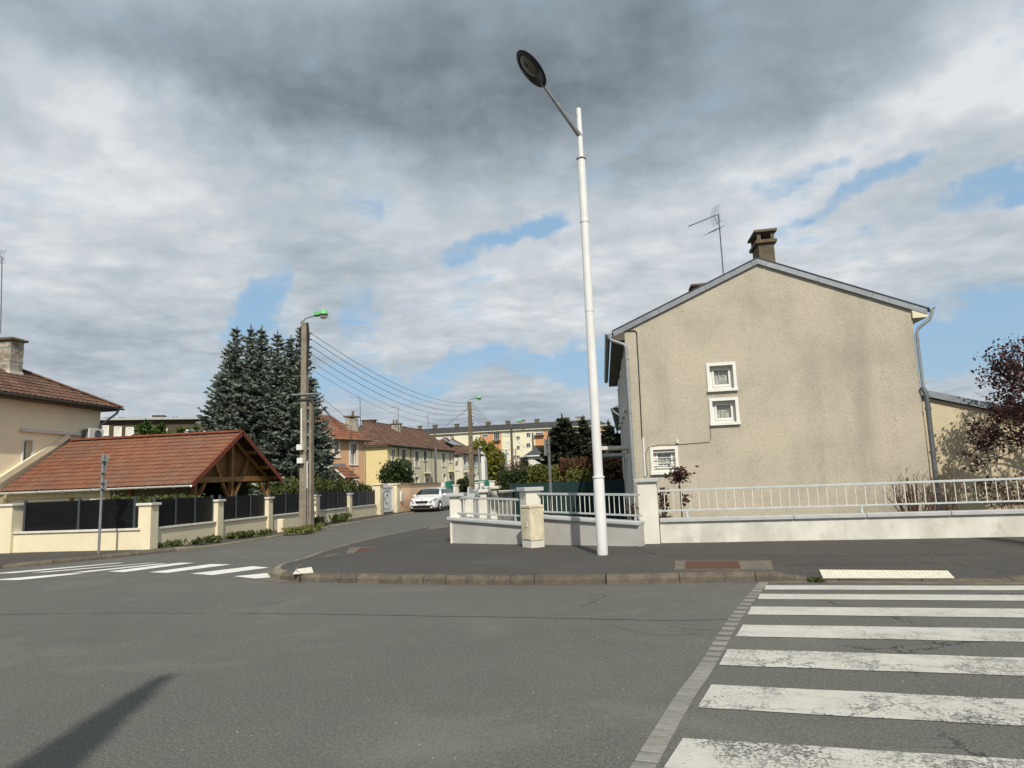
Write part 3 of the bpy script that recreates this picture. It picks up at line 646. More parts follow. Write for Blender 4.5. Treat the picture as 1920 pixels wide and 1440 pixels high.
# iron covers and patches in the pavement
tactile([onpav(1543,1085)+Vector((0,0,.012)),onpav(1790,1085)+Vector((0,0,.012)),onpav(1777,1071)+Vector((0,0,.008)),onpav(1536,1069)+Vector((0,0,.008))],(28,9),'long cream tactile slab let into the pavement where the kerb drops')
tactile([G(549,1076,.139),G(588,1073,.139),G(584,1063,.134),G(556,1067,.134)],(8,5),'small white ribbed slab on the tip of the street corner')
def flat(name,pix,z,mat,label,cat,kind=None,parent=None,th=.01):
    m=MB(); m.extr([onpav(x,y) for x,y in pix],(0,0,-th)); return part(name,m,mat,parent,label=label,cat=cat,kind=kind,origin=None if parent else G(*pix[0],z))
def cover(frame,inner,z,label,nr):
    hz_=onpav(*inner[0]).z; A=[G(x,y,hz_+.002) for x,y in inner]; t=thing('drain_cover',tuple(A[0]),label,'drain cover')
    m=MB(); m.extr([G(x,y,hz_) for x,y in frame],(0,0,-.012)); part('surround',m,gutter_m,t)
    m=MB(); m.extr([a+Vector((0,0,.003)) for a in A],(0,0,-.012)); part('plate',m,rust_m,t)
    for k in range(nr):
        u=(k+.5)/nr; a=A[0].lerp(A[1],u)+Vector((0,0,.006)); b=A[3].lerp(A[2],u)+Vector((0,0,.006)); m=MB(); m.beam(a,b,.018,.008); part('rib',m,rust_m,t)
cover([(1264,1067.5),(1450,1067.5),(1446,1051),(1266,1051)],[(1284,1066),(1389,1066),(1385,1052.5),(1286,1052.5)],.131,'rust brown drain cover in the kerbside pavement before the gabled house',18)
cover([(648,1040),(714,1034),(742,1026),(655,1026)],[(664,1036),(712,1032.5),(728,1027.5),(676,1027.5)],.129,'rusty diamond shaped cover with pale rim on the corner pavement',7)
flat('pavement_patch',[(592,1050),(634,1046),(656,1039),(617,1040)],.130,gutter_m,None,None,kind='structure')
flat('pavement_patch',[(800,993),(842,988),(842,983),(812,985)],.125,gutter_m,None,None,kind='structure')

# ================================================================== BIG GABLED HOUSE on the right
ga=Vector((.10,18.41,0)); gb=Vector((6.97,18.12,0)); GU=(gb-ga).normalized(); GN=Vector((GU.y,-GU.x,0)); GW=(gb-ga).length
def gp(u,z,d=0): return ga+GU*u+GN*d+Vector((0,0,z))
def gu(px,py): p=PL(px,py,ga,gb); return (p-ga).dot(GU),p.z
H=thing('gabled_house',tuple(gp(GW/2,.1)),'large roughcast house with a slate gable and three small white windows','house')
hw=[]
for (x0,y0,x1,y1) in ((1333,684,1373,730),(1338,750,1378,793),(1227,842,1265,885)):
    u0,z0=gu(x0,y1); u1,z1=gu(x1,y0); hw.append((u0,u1,z0,z1))
m=MB(); EZ=5.10; wall_holes(m,ga,GU,GN,GW,0.05,EZ,hw,.24)
ru,rz=gu(1420,494)
vl=5.33+(rz+.10-5.33)*.30/(ru+.30)-.10; vr=5.27+(rz+.10-5.27)*.36/(GW+.36-ru)-.10
m.add([gp(0,EZ),gp(GW,EZ),gp(GW,vr),gp(ru,rz),gp(0,vl)],[(0,1,2,3,4)])
part('gable_wall',m,roughc_m,H,recalc=False)
# facade to the side street and rear walls
fx=lambda y: .10-.036*(y-18.41)
m=MB(); F0=Vector((fx(18.41),18.41,0)); F1=Vector((fx(27.4),27.4,0)); FU=(F1-F0).normalized(); FN=Vector((-FU.y,FU.x,0)); FW=(F1-F0).length
fh=[(1.6,2.5,3.5,4.8),(3.6,4.5,3.5,4.8),(5.6,6.5,3.5,4.8),(7.4,8.3,3.5,4.8),(2.0,2.9,.3,2.15),(4.0,5.2,1.0,2.2)]
wall_holes(m,F0,FU,FN,FW,.05,EZ,fh,.2)
back0=gb+Vector((0,0,0)); back1=gb+FU*FW
m.add([back0,back1,back1+Vector((0,0,EZ)),back0+Vector((0,0,EZ))],[(0,1,2,3)]); m.add([F1,back1,back1+Vector((0,0,EZ)),gp(ru,rz)+FU*FW,F1+Vector((0,0,EZ))],[(0,1,2,3,4)])
part('side_wall',m,grey_m,H,recalc=False)
for k,h in enumerate(fh): window(H,F0,FU,FN,h,sur=.08,mull=0 if k==4 else 1,name='window')
for i,h in enumerate(hw):
    w=window(H,ga,GU,GN,h,sur=.075,inset=.11,curtain=curt_m,mull=0)
    # inner casement, thicker than the fixed frame
    a,b,c,d=h; q=MB()
    for (x0,x1,z0,z1) in ((a+.06,b-.06,c+.06,c+.12),(a+.06,b-.06,d-.10,d-.06),(a+.06,a+.11,c+.12,d-.10),(b-.11,b-.06,c+.12,d-.10)): q.obox(gp((x0+x1)/2,(z0+z1)/2,-.13),GU*(x1-x0)/2,GN*.03,Vector((0,0,(z1-z0)/2)))
    part('casement',q,white_m,w,bevel=.006)
    if i==2:
        for zz in (.16,.30,.44,.10):
            q=MB(); q.tube([gp(a,c+zz+.05,-.02),gp(b,c+zz+.05,-.02)],.011,6); part('window_bar',q,white_m,w)
# roof : two slate slopes, zinc verges
OV=.32; rdg=Vector((0,0,0)); eL=gp(-.30,5.33,.045); eR=gp(GW+.36,5.27,.045); rT=gp(ru,rz+.10,.045)
for a,b,nm in ((eL,rT,-1),(eR,rT,1)):
    m=MB(); n_up=(b-a).cross(FU).normalized(); n_up=n_up if n_up.z>0 else -n_up
    m.extr([a,b,b+FU*(FW+.3),a+FU*(FW+.3)],n_up*-.09); part('roof_deck',m,soffit_m,H)
    m=MB(); slope(m,a,a+FU*(FW+.3),b,b+FU*(FW+.3),20,.3,flat=True,seg=1,lift=.012); part('roof_slates',m,slate_m,H,kind='stuff',recalc=False)
    m=MB(); e_=(b-a).normalized(); L=(b-a).length; k=0; t=0
    while t<L:
        t1=min(L,t+1.3); q=MB(); q.extr([a+e_*t+n_up*.03,a+e_*(t1-.008)+n_up*.03,a+e_*(t1-.008)-n_up*.115,a+e_*t-n_up*.115],GN*.025); part('verge_flashing',q,slatem,H); t=t1
    q=MB(); q.beam(a+n_up*.035+GN*.01,b+n_up*.035+GN*.01,.07,.02,up=tuple(n_up)); part('verge_lip',q,slate_m,H)
# boxed eaves
for (a,sg) in ((0,-1),(GW,1)):
    m=MB(); z=5.10; p0=gp(a,z,.06); p1=gp(a+sg*(.33),z,.06); p2=gp(a+sg*.33,5.25,.06); p3=gp(a,5.42,.06)
    m.extr([p0,p1,p2,p3],FU*(FW+.2)); part('eaves_box',m,cream2_m if sg>0 else soffit_m,H)
    m=MB(); g0=gp(a+sg*.42,5.32,.14); half_round((g0,g0+FU*(FW+.3)),.075,m); part('gutter',m,zinc_m,H,recalc=False)
m=MB(); s0=gp(-.40,5.25,.12); m.tube([s0+Vector((0,0,.02)),s0-Vector((0,0,.06)),gp(-.36,5.12,.10),gp(-.02,4.98,.07),gp(.02,4.9,.07),gp(.02,2,.07),gp(.03,.2,.07)],.042,12)
for z in (4.6,3.2,1.5): m.lathe([(.042,-.02),(.055,-.02),(.055,.02),(.042,.02)],gp(.02,z,.07),12)
part('downpipe',m,zinc_m,H,smooth=True)
m=MB(); s0=gp(GW+.40,5.22,.12); m.tube([s0+Vector((0,0,.05)),s0-Vector((0,0,.05)),gp(GW+.33,5.02,.10),gp(GW+.09,4.84,.06),gp(GW+.045,4.72,.04),gp(GW+.045,3.35,.04)],.038,12); part('downpipe',m,zinc_m,H,smooth=True)
m=MB(); m.tube([gp(GW+.02,3.42,.05),gp(GW+.07,3.28,.08),gp(GW+.08,3.1,.09),gp(GW+.06,.25,.09)],.058,12)
for z in (2.9,.9): m.lathe([(.058,-.03),(.073,-.03),(.073,.03),(.058,.03)],gp(GW+.08,z,.09),12)
part('downpipe',m,zincd_m,H,smooth=True)
# chimneys
def chimney(par,c,w,d,z0,z1,mat,U=GU,V=FU,name='chimney',slab=True):
    c=Vector((c[0],c[1],0)); U=Vector(U); V=Vector(V); m=MB(); m.obox(c+Vector((0,0,(z0+z1)/2)),U*w/2,V*d/2,Vector((0,0,(z1-z0)/2))); ch=part(name,m,mat,par,bevel=.012)
    if slab:
        q=MB(); q.obox(c+Vector((0,0,z1+.04)),U*(w/2+.07),V*(d/2+.07),(0,0,.045)); part('capping',q,mat,ch,bevel=.01)
        for i in(-1,1):
            for j in(-1,1): q=MB(); q.obox(c+U*i*(w/2-.03)+V*j*(d/2-.03)+Vector((0,0,z1+.19)),U*.045,V*.045,(0,0,.11)); part('pillar',q,mat,ch)
        q=MB(); q.obox(c+Vector((0,0,z1+.33)),U*(w/2+.09),V*(d/2+.09),(0,0,.035)); part('cover_slab',q,mat,ch,bevel=.01)
    return ch
cc=PY(1434,470,19.3); chimney(H,(cc.x,19.5),.40,.75,6.6,7.62,chimd_m)
cc=PY(1316,525,23.0); chimney(H,(cc.x+.05,23.1),.7,.5,6.0,7.28,chimd_m)
# aerials
def aerial(par,base,top,boomdir,elems,mast=.018,L=1.2,name='aerial',second=True,panel=True):
    base=Vector(base); top=Vector(top); bd=Vector(boomdir).normalized(); sv=bd.cross(Vector((0,0,1))).normalized()
    m=MB(); m.tube([base,top],mast,8); a=part(name,m,zincd_m,par)
    q=MB(); t0=top-bd*.08; q.tube([t0,t0+bd*L],.012,6)
    for k in range(elems):
        p=t0+bd*(.25+(L-.27)*k/max(1,elems-1)); q.tube([p-sv*.09,p+sv*.09],.006,5); q.obox(p+Vector((0,0,.012)),bd*.014,sv*.014,(0,0,.014))
    part('boom',q,zincd_m,a)
    if panel:
        q=MB()
        for sgn in (1,-1):
            for k in range(6):
                z=sgn*(.04+.045*k); off=-bd*.02+bd*(-.02*k); q.tube([top+off+Vector((0,0,z))+bd*.18-sv*.2,top+off+Vector((0,0,z))+bd*.18+sv*.2],.004,4)
            q.tube([top+bd*.18,top+bd*.05+Vector((0,0,sgn*.3))],.007,5)
        part('reflector',q,zincd_m,a)
    if second:
        q=MB(); t1=top-Vector((0,0,.42)); q.tube([t1+bd*-.05,t1+bd*.42],.01,6)
        for k in range(4): p=t1+bd*(.02+.12*k); q.tube([p-sv*.28,p+sv*.28],.005,5)
        part('lower_boom',q,zincd_m,a)
    return a
tp=PY(1347,402,20.5); bp=PY(1356,508,20.5); aerial(H,bp-Vector((0,0,.3)),tp,(-.80,-.50,-.42),9,L=1.25)
# cables, conduit and boxes on the gable
m=MB(); pts=[(1178,621),(1190,620),(1194,624),(1195,650),(1197,680),(1199,720),(1202,780),(1204,822)]
m.tube([gp(*gu(*p),.02) for p in pts],.013,6); part('cable',m,dark_m,H)
m=MB(); m.tube([gp(*gu(1206,820),.02),gp(*gu(1210,893),.02)],.022,8); part('conduit',m,white_m,H)
m=MB(); m.tube([gp(*gu(*p),.012) for p in ((1214,892),(1211,868),(1210,850),(1216,839),(1235,834),(1268,834),(1290,832),(1329,829),(1333,822),(1332,802))],.006,5); part('cable',m,MT['brown_soffit'],H)
m=MB(); u,z=gu(1270,828); m.obox(gp(u,z,.03),GU*.032,GN*.03,(0,0,.045)); part('junction_box',m,ac_m,H,bevel=.005)
# porch slabs on the street front
for u,z,l in ((2.0,2.42,1.0),(4.2,2.3,.9)):
    m=MB(); c=F0+FU*(u+.5)+FN*.42+Vector((0,0,z)); m.obox(c,FU*l/2,FN*.42,(0,0,.05)); part('porch_slab',m,capw_m if u<3 else rail_m,H,bevel=.008)
# ---- lean-to with sloping roof
LT=thing('lean_to_annex',tuple(gp(GW+1.5,.1,-.3)),'low cream annex with slate roof sloping down behind the dark red tree','annex')
la=gp(GW,0,-.25); lb=gp(GW+6.,0,-.25); zA=PL(1732,740,la,lb).z-.02; pB=PL(1920,783,la,lb); uB=(pB-la).dot(GU); sl_=(pB.z-zA)/uB
m=MB(); m.add([la+Vector((0,0,.05)),lb+Vector((0,0,.05)),lb+Vector((0,0,zA+sl_*6)),la+Vector((0,0,zA))],[(0,1,2,3)]); m.add([lb,lb+FU*6,lb+FU*6+Vector((0,0,zA+sl_*6)),lb+Vector((0,0,zA+sl_*6))],[(0,1,2,3)]); part('wall',m,annex_m,LT,recalc=False)
a=la+GN*.08+Vector((0,0,zA+.14)); b=lb+GU*.4+GN*.08+Vector((0,0,zA+.14+sl_*6.4))
m=MB(); m.extr([a,b,b+FU*6,a+FU*6],(0,0,-.08)); part('roof_deck',m,soffit_m,LT)
m=MB(); slope(m,b,b+FU*6,a,a+FU*6,20,.3,flat=True,seg=1,lift=.012); part('roof_slates',m,slate_m,LT,kind='stuff',recalc=False)
m=MB(); m.beam(a+GN*.02-Vector((0,0,.05)),b+GN*.02-Vector((0,0,.05)),.03,.15); part('verge_board',m,slatem,LT)
# ---- the next houses down the same side
H2=thing('neighbour_house',(1.5,31,.1),'grey slate roofed house behind the gabled one, its eaves just showing','house')
e0=PY(1150,764,30.); m=MB(); x0=e0.x+.36; m.box((x0,30.2,.05),(x0+7.5,44,e0.z-.02)); part('wall',m,grey_m,H2)
m=MB(); m.extr([(x0-.36,30,e0.z),(x0+3.75,30,e0.z+1.9),(x0+7.9,30,e0.z)],(0,14,0)); part('roof',m,slatem,H2)
m=MB(); half_round((Vector((x0-.42,29.95,e0.z+.02)),Vector((x0-.42,44,e0.z+.02))),.07,m); part('gutter',m,zinc_m,H2,recalc=False)
m=MB(); m.tube([(x0-.40,30.05,e0.z-.05),(x0-.38,30.05,e0.z-.15),(x0-.06,30.05,e0.z-.4),(x0-.06,30.05,.2)],.045,10); part('downpipe',m,zinc_m,H2,smooth=True)
for y in (30.9,33.5): 
    m=MB(); m.obox((x0-.45,y,2.35),(.45,0,0),(0,.5,0),(0,0,.05)); part('porch_slab',m,capw_m,H2)

# ================================================================== RIGHT BOUNDARY : wall, pillars, railings
wa=Vector((.60,16.05,0)); wb=Vector((11.5,15.21,0)); WU=(wb-wa).normalized(); WN=Vector((WU.y,-WU.x,0)); WL=(wb-wa).length
def wp(u,z,d=0): return wa+WU*u+WN*d+Vector((0,0,z))
GWL=thing('garden_wall',tuple(wp(0,.1)),'low white rendered wall with grey coping along the main road','garden wall')
m=MB(); m.obox(wp(WL/2,.33,-.10),WU*WL/2,WN*.10,(0,0,.225)); part('wall',m,wallw_m,GWL)
jl=[0,2.75,4.15,5.7,WL]; 
for i in range(len(jl)-1):
    m=MB(); m.obox(wp((jl[i]+jl[i+1])/2+.002,.60,-.10),WU*((jl[i+1]-jl[i])/2-.004),WN*.155,(0,0,.042)); part('coping',m,cope_m,GWL,bevel=.012)
m=MB(); m.obox(wp(-.22,.77,-.04),WU*.205,WN*.20,(0,0,.665)); pl_=part('pillar',m,pillw_m,GWL,bevel=.012)
m=MB(); m.obox(wp(-.22,1.475,-.04),WU*.265,WN*.26,(0,0,.04)); part('pillar_cap',m,cope_m,pl_,bevel=.01)
RG=thing('railing',tuple(wp(0,.64)),'long pale grey railing with thin bars on the wall by the main road','railing')
for z,h in ((1.235,.022),(.80,.017)):
    m=MB(); m.obox(wp(WL/2-.01,z,-.10),WU*WL/2,WN*.022,(0,0,h)); part('rail',m,railw_m,RG,bevel=.004)
m=MB(); m.obox((0,0,0),(.0075,0,0),(0,.0075,0),(0,0,.205)); bm_=mesh_of(m,bar_m,'baluster')
m=MB()       # twisted square bar
n=14
for k in range(n+1):
    a=k/n*math.pi*1.5; z=-.205+.41*k/n
    for c in range(4): m.v.append((.010*math.cos(a+c*math.pi/2+.78),.010*math.sin(a+c*math.pi/2+.78),z))
for k in range(n):
    for c in range(4): m.f.append((k*4+c,k*4+(c+1)%4,k*4+4+(c+1)%4,k*4+4+c)); m.m.append(0)
bt_=mesh_of(m,bar_m,'baluster')
u=.13; k=0
while u<WL-.05:
    p=wp(u,1.017,-.10)-RG.location; share('baluster',bt_ if k%2 else bm_,RG,p,(0,0,math.atan2(WU.y,WU.x))); u+=.185; k+=1
for u in (.6,4.1,8.1): m=MB(); m.obox(wp(u,.715,-.10),WU*.02,WN*.02,(0,0,.07)); part('foot',m,railw_m,RG)
# chamfered corner wall
ca=Vector((-4.47,17.48,0)); cb=Vector((.16,15.36,0)); CU=(cb-ca).normalized(); CN=Vector((CU.y,-CU.x,0)); CL=(cb-ca).length
def cu(px,py): p=PL(px,py,ca,cb); return (p-ca).dot(CU),p.z
def cp(u,z,d=0): return ca+CU*u+CN*d+Vector((0,0,z))
CW=thing('corner_wall',tuple(cp(CL/2,.1)),'grey rendered low wall cutting the street corner behind the white lamp post','garden wall')
segs=[((843,969),(971,979)),((1018,966),(1201,978))]
for (p,q),(uA,uB) in zip(segs,((0,cu(990,970)[0]),(cu(990,970)[0],CL))):
    (u0,z0),(u1,z1)=cu(*p),cu(*q); sl=(z1-z0)/(u1-u0); zf=lambda u:z0+sl*(u-u0)
    m=MB(); m.extr([cp(uA,.05),cp(uB,.05),cp(uB,zf(uB)-.08),cp(uA,zf(uA)-.08)],-CN*.2); part('wall',m,grey_m,CW)
    m=MB(); m.extr([cp(uA-(.05 if uA==0 else 0),zf(uA)-.085,.07),cp(uB,zf(uB)-.085,.07),cp(uB,zf(uB),.07),cp(uA-(.05 if uA==0 else 0),zf(uA),.07)],-CN*.34); part('coping',m,cope_m,CW,bevel=.02)
def sq_pillar(par,c,hw,z0,z1,ang,cap=.06,capm=None,mat=None,name='pillar',ch=.045):
    U=Vector((math.cos(ang),math.sin(ang),0)); V=Vector((-math.sin(ang),math.cos(ang),0)); c=Vector((c[0],c[1],0))
    m=MB(); m.obox(c+Vector((0,0,(z0+z1)/2)),U*hw,V*hw,(0,0,(z1-z0)/2)); p=part(name,m,mat or pillw_m,par,bevel=.012)
    m=MB(); m.obox(c+Vector((0,0,z1+ch)),U*(hw+cap),V*(hw+cap),(0,0,ch)); part('pillar_cap',m,capm or cope_m,p,bevel=.01); return p
um=cu(991,950)[0]; pc=cp(um,0,-.08); sq_pillar(CW,(pc.x,pc.y),.185,.05,1.33,math.radians(33),cap=.06)
sq_pillar(CW,(ca.x+.16,ca.y+.12),.15,.05,1.25,math.radians(2),cap=.08)
CR=thing('railing',tuple(cp(CL/2,.7)),'grey corner railing with white bars, in two lengths either side of the stained cabinet','railing')
for (tl_,tr_),(b0,b1) in ((((851,933),(970,937)),((854,962),(971,967.5))),(((998,926),(1196,928)),((1000,959),(1200,967.5)))):
    A=[cu(*tl_),cu(*tr_),cu(*b0),cu(*b1)]
    for (p,q,h) in ((A[0],A[1],.026),(A[2],A[3],.02)):
        m=MB(); m.beam(cp(*p,-.08),cp(*q,-.08),.045,h*2); part('rail',m,rail_m,CR,bevel=.004)
    L=A[1][0]-A[0][0]; nb=int(L/.125)
    for k in range(1,nb+1):
        t=k/(nb+1); u=A[0][0]+L*t; zt=A[0][1]+(A[1][1]-A[0][1])*t-.02; zb=A[2][1]+(A[3][1]-A[2][1])*t
        m=MB(); m.beam(cp(u,zb,-.08),cp(u,zt,-.08),.015,.015); part('baluster',m,bar_m,CR)
    for uu,zz,zb in ((A[0][0]+.15,A[0][1],A[2][1]),(A[1][0]-.12,A[1][1],A[3][1])):
        m=MB(); m.obox(cp(uu,zb-.07,-.08),CU*.02,CN*.02,(0,0,.08)); part('foot',m,rail_m,CR)
# wall, railing, gate along the side street
SW=thing('street_wall',(-4.45,19,.1),'white wall with pillars along the side street behind the corner railing','garden wall')
def sw_box(y0,y1,z0,z1,x=-4.45,w=.2,mat=None,name='wall',bev=0): m=MB(); m.box((x,y0,z0),(x+w,y1,z1)); return part(name,m,mat or wallw_m,SW,bevel=bev)
sw_box(17.8,18.9,.05,.62); sw_box(17.8,18.9,.625,.70,-4.5,.3,cope_m,'coping',.01)
sq_pillar(SW,(-4.3,18.95),.15,.05,1.2,0,capm=cope_m)
sq_pillar(SW,(-4.28,20.6),.16,.05,1.30,0,cap=.08,capm=capw_m); sq_pillar(SW,(-4.28,22.3),.15,.05,1.38,0,cap=.08,capm=capw_m)
sw_box(22.45,26.0,.05,1.22,mat=basic('mottled_render',(.62,.61,.57),.9,c2=(.36,.36,.34),scale=2.5,contrast=(.42,.6),streak=((.25,.25,.24),3,.5))); sw_box(22.45,26.0,1.225,1.30,-4.55,.4,capw_m,'coping',.01)
SR=thing('railing',(-4.35,18.3,.7),'short white railing on the side street wall seen through the corner railing','railing')
for z in (1.2,.78): m=MB(); m.beam((-4.35,17.85,z),(-4.35,18.85,z),.04,.04); part('rail',m,rail_m,SR)
for k in range(7): m=MB(); y=17.95+.13*k; m.beam((-4.35,y,.78),(-4.35,y,1.2),.015,.015); part('baluster',m,bar_m,SR)
GT=thing('driveway_gate',(-4.35,19.8,.15),'pale grey metal gate with wavy top between white street pillars','gate')
for k in range(8):
    y0=19.12+.165*k; zt=1.42+.06*math.sin(k/7*math.pi*2+.5); zt1=1.42+.06*math.sin((k+1)/7*math.pi*2+.5); m=MB(); m.extr([(-4.37,y0,.22),(-4.37,y0+.16,.22),(-4.37,y0+.16,zt1),(-4.37,y0,zt)],(.04,0,0)); part('board',m,MT['pale_painted_rail'] if k%2 else MT['gate_white'] if 'gate_white' in MT else railw_m,GT,bevel=.004)
for z in (.3,1.2): m=MB(); m.box((-4.325,19.12,z),(-4.29,20.43,z+.06)); part('crossbar',m,railw_m,GT)
GT2=copy_tree(GT,loc=(-4.35,21.52,.15)); GT2['label']='second pale metal gate leaf beside the mottled wall, nearer the far pillar'
GT['group']=GT2['group']='gates of the first garden'
# ---- windbreak fence, hedges and conifers behind
WF=thing('windbreak_fence',(-2.2,26,.1),'long dark green windbreak screen stretched behind the corner railing','fence')
zt=1.52; m=MB(); n=40; 
for i in range(n+1):
    x=-4.35+4.5*i/n; w=.02*math.sin(i*1.3)+.015*math.sin(i*3.1); m.v+=[(x,26+w,.1),(x,26+w*.3,zt+.012*math.sin(i*.9))]
for i in range(n): m.f.append((2*i,2*i+2,2*i+3,2*i+1)); m.m.append(0)
part('screen',m,mesh_m,WF,recalc=False,smooth=True,bevel=None)
for k in range(4): m=MB(); m.tube([(-4.3+1.45*k,26.06,.05),(-4.3+1.45*k,26.06,zt+.03)],.022,8); part('post',m,anthp_m,WF)
def hedge(name,x0,x1,y0,y1,z1,mat,label,cat='hedge',n=9000,size=.07,z0=.1,rag=.06):
    t=thing(name,((x0+x1)/2,(y0+y1)/2,z0),label,cat)
    A=2*((x1-x0)*(z1-z0))+2*((y1-y0)*(z1-z0))+(x1-x0)*(y1-y0); C=rng.random((n,3))*[x1-x0,y1-y0,z1-z0]+[x0,y0,z0]
    f=rng.random(n); ax=np.where(f<.5,1,np.where(f<.75,2,0)); hi=[x1,y1,z1]; lo=[x0,y0,z0]
    for i in range(3):
        s=ax==i; e=np.where((rng.random(n)<(.55 if i!=2 else 1))&s,hi[i],lo[i]); C[s,i]=e[s]+(rng.normal(size=n)*rag)[s]
    C[:,2]=np.maximum(C[:,2],z0)
    C[:,2]+= .05*np.sin(C[:,0]*4.1)*np.sin(C[:,1]*2.7)
    leaf_mesh('foliage',C,size,mat,t)
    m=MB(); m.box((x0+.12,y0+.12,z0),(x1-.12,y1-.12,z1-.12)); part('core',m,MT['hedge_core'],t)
    return t
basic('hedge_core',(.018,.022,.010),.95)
q0=PY(937,888,27.6); q1=PY(993,885,27.6); q2=PY(1040,882,27.6)
hedge('hedge',-4.95,-3.85,27.0,28.4,1.90,hedge_m,'dark green clipped hedge at the left end above the windbreak')
hedge('hedge',-3.83,-2.75,27.0,28.4,2.02,hedgel_m,'yellow green clipped hedge section right of the dark one',n=10000)
hedge('hedge',-2.7,.0,28.0,29.4,2.15,laurel_m,'reddish brown loose hedge in front of the dark conifers',n=11000,size=.09,rag=.14)
hedge('shrub',-2.3,-.9,26.6,27.5,1.72,hedgel_m,'low yellow flowering shrub peeping over the windbreak',cat='shrub',n=2600,size=.08,rag=.12)
def conifer(name,c,H_,R_,mat,label,dens=1.,cat='conifer',leaders=None,lower=.1,twig=.2,kind_core=True,card=.11,group=None,env=None):
    c=Vector(c); t=thing(name,tuple(c),label,cat,group)
    m=MB(); m.tube([c,c+Vector((0,0,H_*.55)),c+Vector((0,0,H_*.93))],[.05*H_*.35,.03*H_*.3,.01],8); part('trunk',m,bark_m,t)
    C=[];D=[]; bm=MB()
    axes=[(c.x,c.y,c.z+lower*H_,c.z+H_,R_)] if not leaders else leaders
    for (ax,ay,za,zb,Rr) in axes:
        z=za
        while z<zb-.05:
            fr=(z-za)/(zb-za); r0=Rr*(env(fr) if env else (1-fr)**.8)+.08
            nb=int(7+3*random.random())
            for b in range(nb):
                th=random.uniform(0,2*math.pi); L=r0*random.uniform(.72,1.12); up=.35*fr-.10+random.uniform(-.08,.08)
                nst=max(2,int(L/(.13/dens)))
                for k in range(nst+1):
                    s_=k/nst; r=L*s_; zz=z+up*r-.10*math.sin(s_*math.pi)*r*.6+.10*r*s_*s_
                    px_,py_=ax+math.cos(th)*r,ay+math.sin(th)*r
                    if s_<.2 and L>1.: continue
                    tw=twig*(1.15-s_)*min(1.6,L)+.05
                    for sg in (-1,0,1):
                        dx=math.cos(th+sg*.9); dy=math.sin(th+sg*.9); q_=random.uniform(.3,1)*tw
                        nn=1+int(q_/.09)
                        for j in range(nn):
                            f=(j+.5)/nn*q_
                            C.append((px_+dx*f+random.gauss(0,.02),py_+dy*f+random.gauss(0,.02),zz+random.gauss(0,.03)-.12*f)); D.append((dx,dy,random.uniform(-.2,.45)))
            z+=random.uniform(.17,.27)*(1 if zb-za>2.5 else .62)/dens**.5
        # leading shoot
        for k in range(10): C.append((ax,ay,zb-.3+.05*k)); D.append((random.gauss(0,.25),random.gauss(0,.25),1))
    C=np.array(C); D=np.array(D)
    leaf_mesh('crown',C,card,mat,t,dirs=D,aspect=2.8,jit=.3)
    return t
for i,(x,y,h_,r_,lb) in enumerate(((-4.0,45,5.6,1.55,'leftmost dark yew over the brown hedge, its crown spiky'),(-2.75,45.5,5.35,1.35,'dark yew behind the white lamp post, middle of the three'),(-1.05,44,4.95,1.3,'dark yew close to the houses, right of the lamp post'))):
    conifer('yew_tree',(x,y,.1),h_,r_,yew_m,lb,dens=.72,leaders=[(x,y,.8,h_,r_),(x+.5,y-.3,1.5,h_-.7,r_*.8),(x-.6,y+.2,1.4,h_-.9,r_*.8)],card=.17,cat='yew',group='dark yews behind the hedges',env=lambda f:(1-f**1.6)**.8)

# ================================================================== WHITE STREET LAMP
lp=Vector((-.58,13.83,.115)); SL=thing('street_lamp',tuple(lp),'tall white street lamp with tilted oval head on the corner pavement','street lamp')
m=MB(); m.lathe([(.1,0),(.103,.02),(.103,1.44),(.098,1.46)],lp,28); part('base_sleeve',m,whitep_m,SL,smooth=True)
m=MB(); m.lathe([(.098,1.44),(.117,1.445),(.117,1.475),(.09,1.48)],lp,28); part('collar',m,whitep_m,SL,smooth=True)
m=MB(); m.lathe([(.090,1.46),(.088,4),(.08,7.9)],lp,28); part('pole',m,whitep_m,SL,smooth=True)
for z in (6.6,4.75): m=MB(); m.lathe([(.08,-.04),(.0925,-.038),(.0925,.038),(.08,.04)],lp+Vector((0,0,z)),28); part('band',m,whitep_m,SL,smooth=True)
m=MB(); m.lathe([(.08,-.015),(.10,-.012),(.10,.012),(.05,.014)],lp+Vector((0,0,7.93)),28); part('collar',m,rail_m,SL,smooth=True)
m=MB(); m.lathe([(.054,7.9),(.052,9.02),(0.0,9.03)],lp,20); part('upper_pole',m,whitep_m,SL,smooth=True)
a0=lp+Vector((0,0,8.42)); ad=Vector((-.52,-.53,.665)).normalized(); nu=Vector((-.60,-.18,-.75)); nu=(nu-ad*nu.dot(ad)).normalized(); sd_=ad.cross(nu)
hc=a0+ad*1.62
m=MB(); m.tube([a0-ad*.03,a0+ad*1.30],[.055,.026],14); part('arm',m,galv_m,SL,smooth=True)
m=MB(); m.tube([a0+Vector((0,0,.42)),a0+ad*.75+Vector((0,0,.06))],.008,6); part('stay_wire',m,rail_m,SL)
m=MB(); o=0; prof=[(0,-.07),(.2,-.062),(.33,-.035),(.395,-.005),(.40,.008),(.385,.018),(.30,.022),(.285,.012),(0.0,.012)]
nn=40; ax_=.46/.40
for r,z in prof:
    for k in range(nn):
        t=2*math.pi*k/nn; m.v.append(tuple(hc+ad*(r*1.05*math.cos(t))+sd_*(r*.86*math.sin(t))+nu*z))
for i in range(len(prof)-1):
    for k in range(nn): m.f.append((i*nn+k,i*nn+(k+1)%nn,(i+1)*nn+(k+1)%nn,(i+1)*nn+k)); m.m.append(0 if i<3 else 1)
hd=part('lamp_head',m,[anthp_m,black_m],SL,smooth=True)
m=MB()
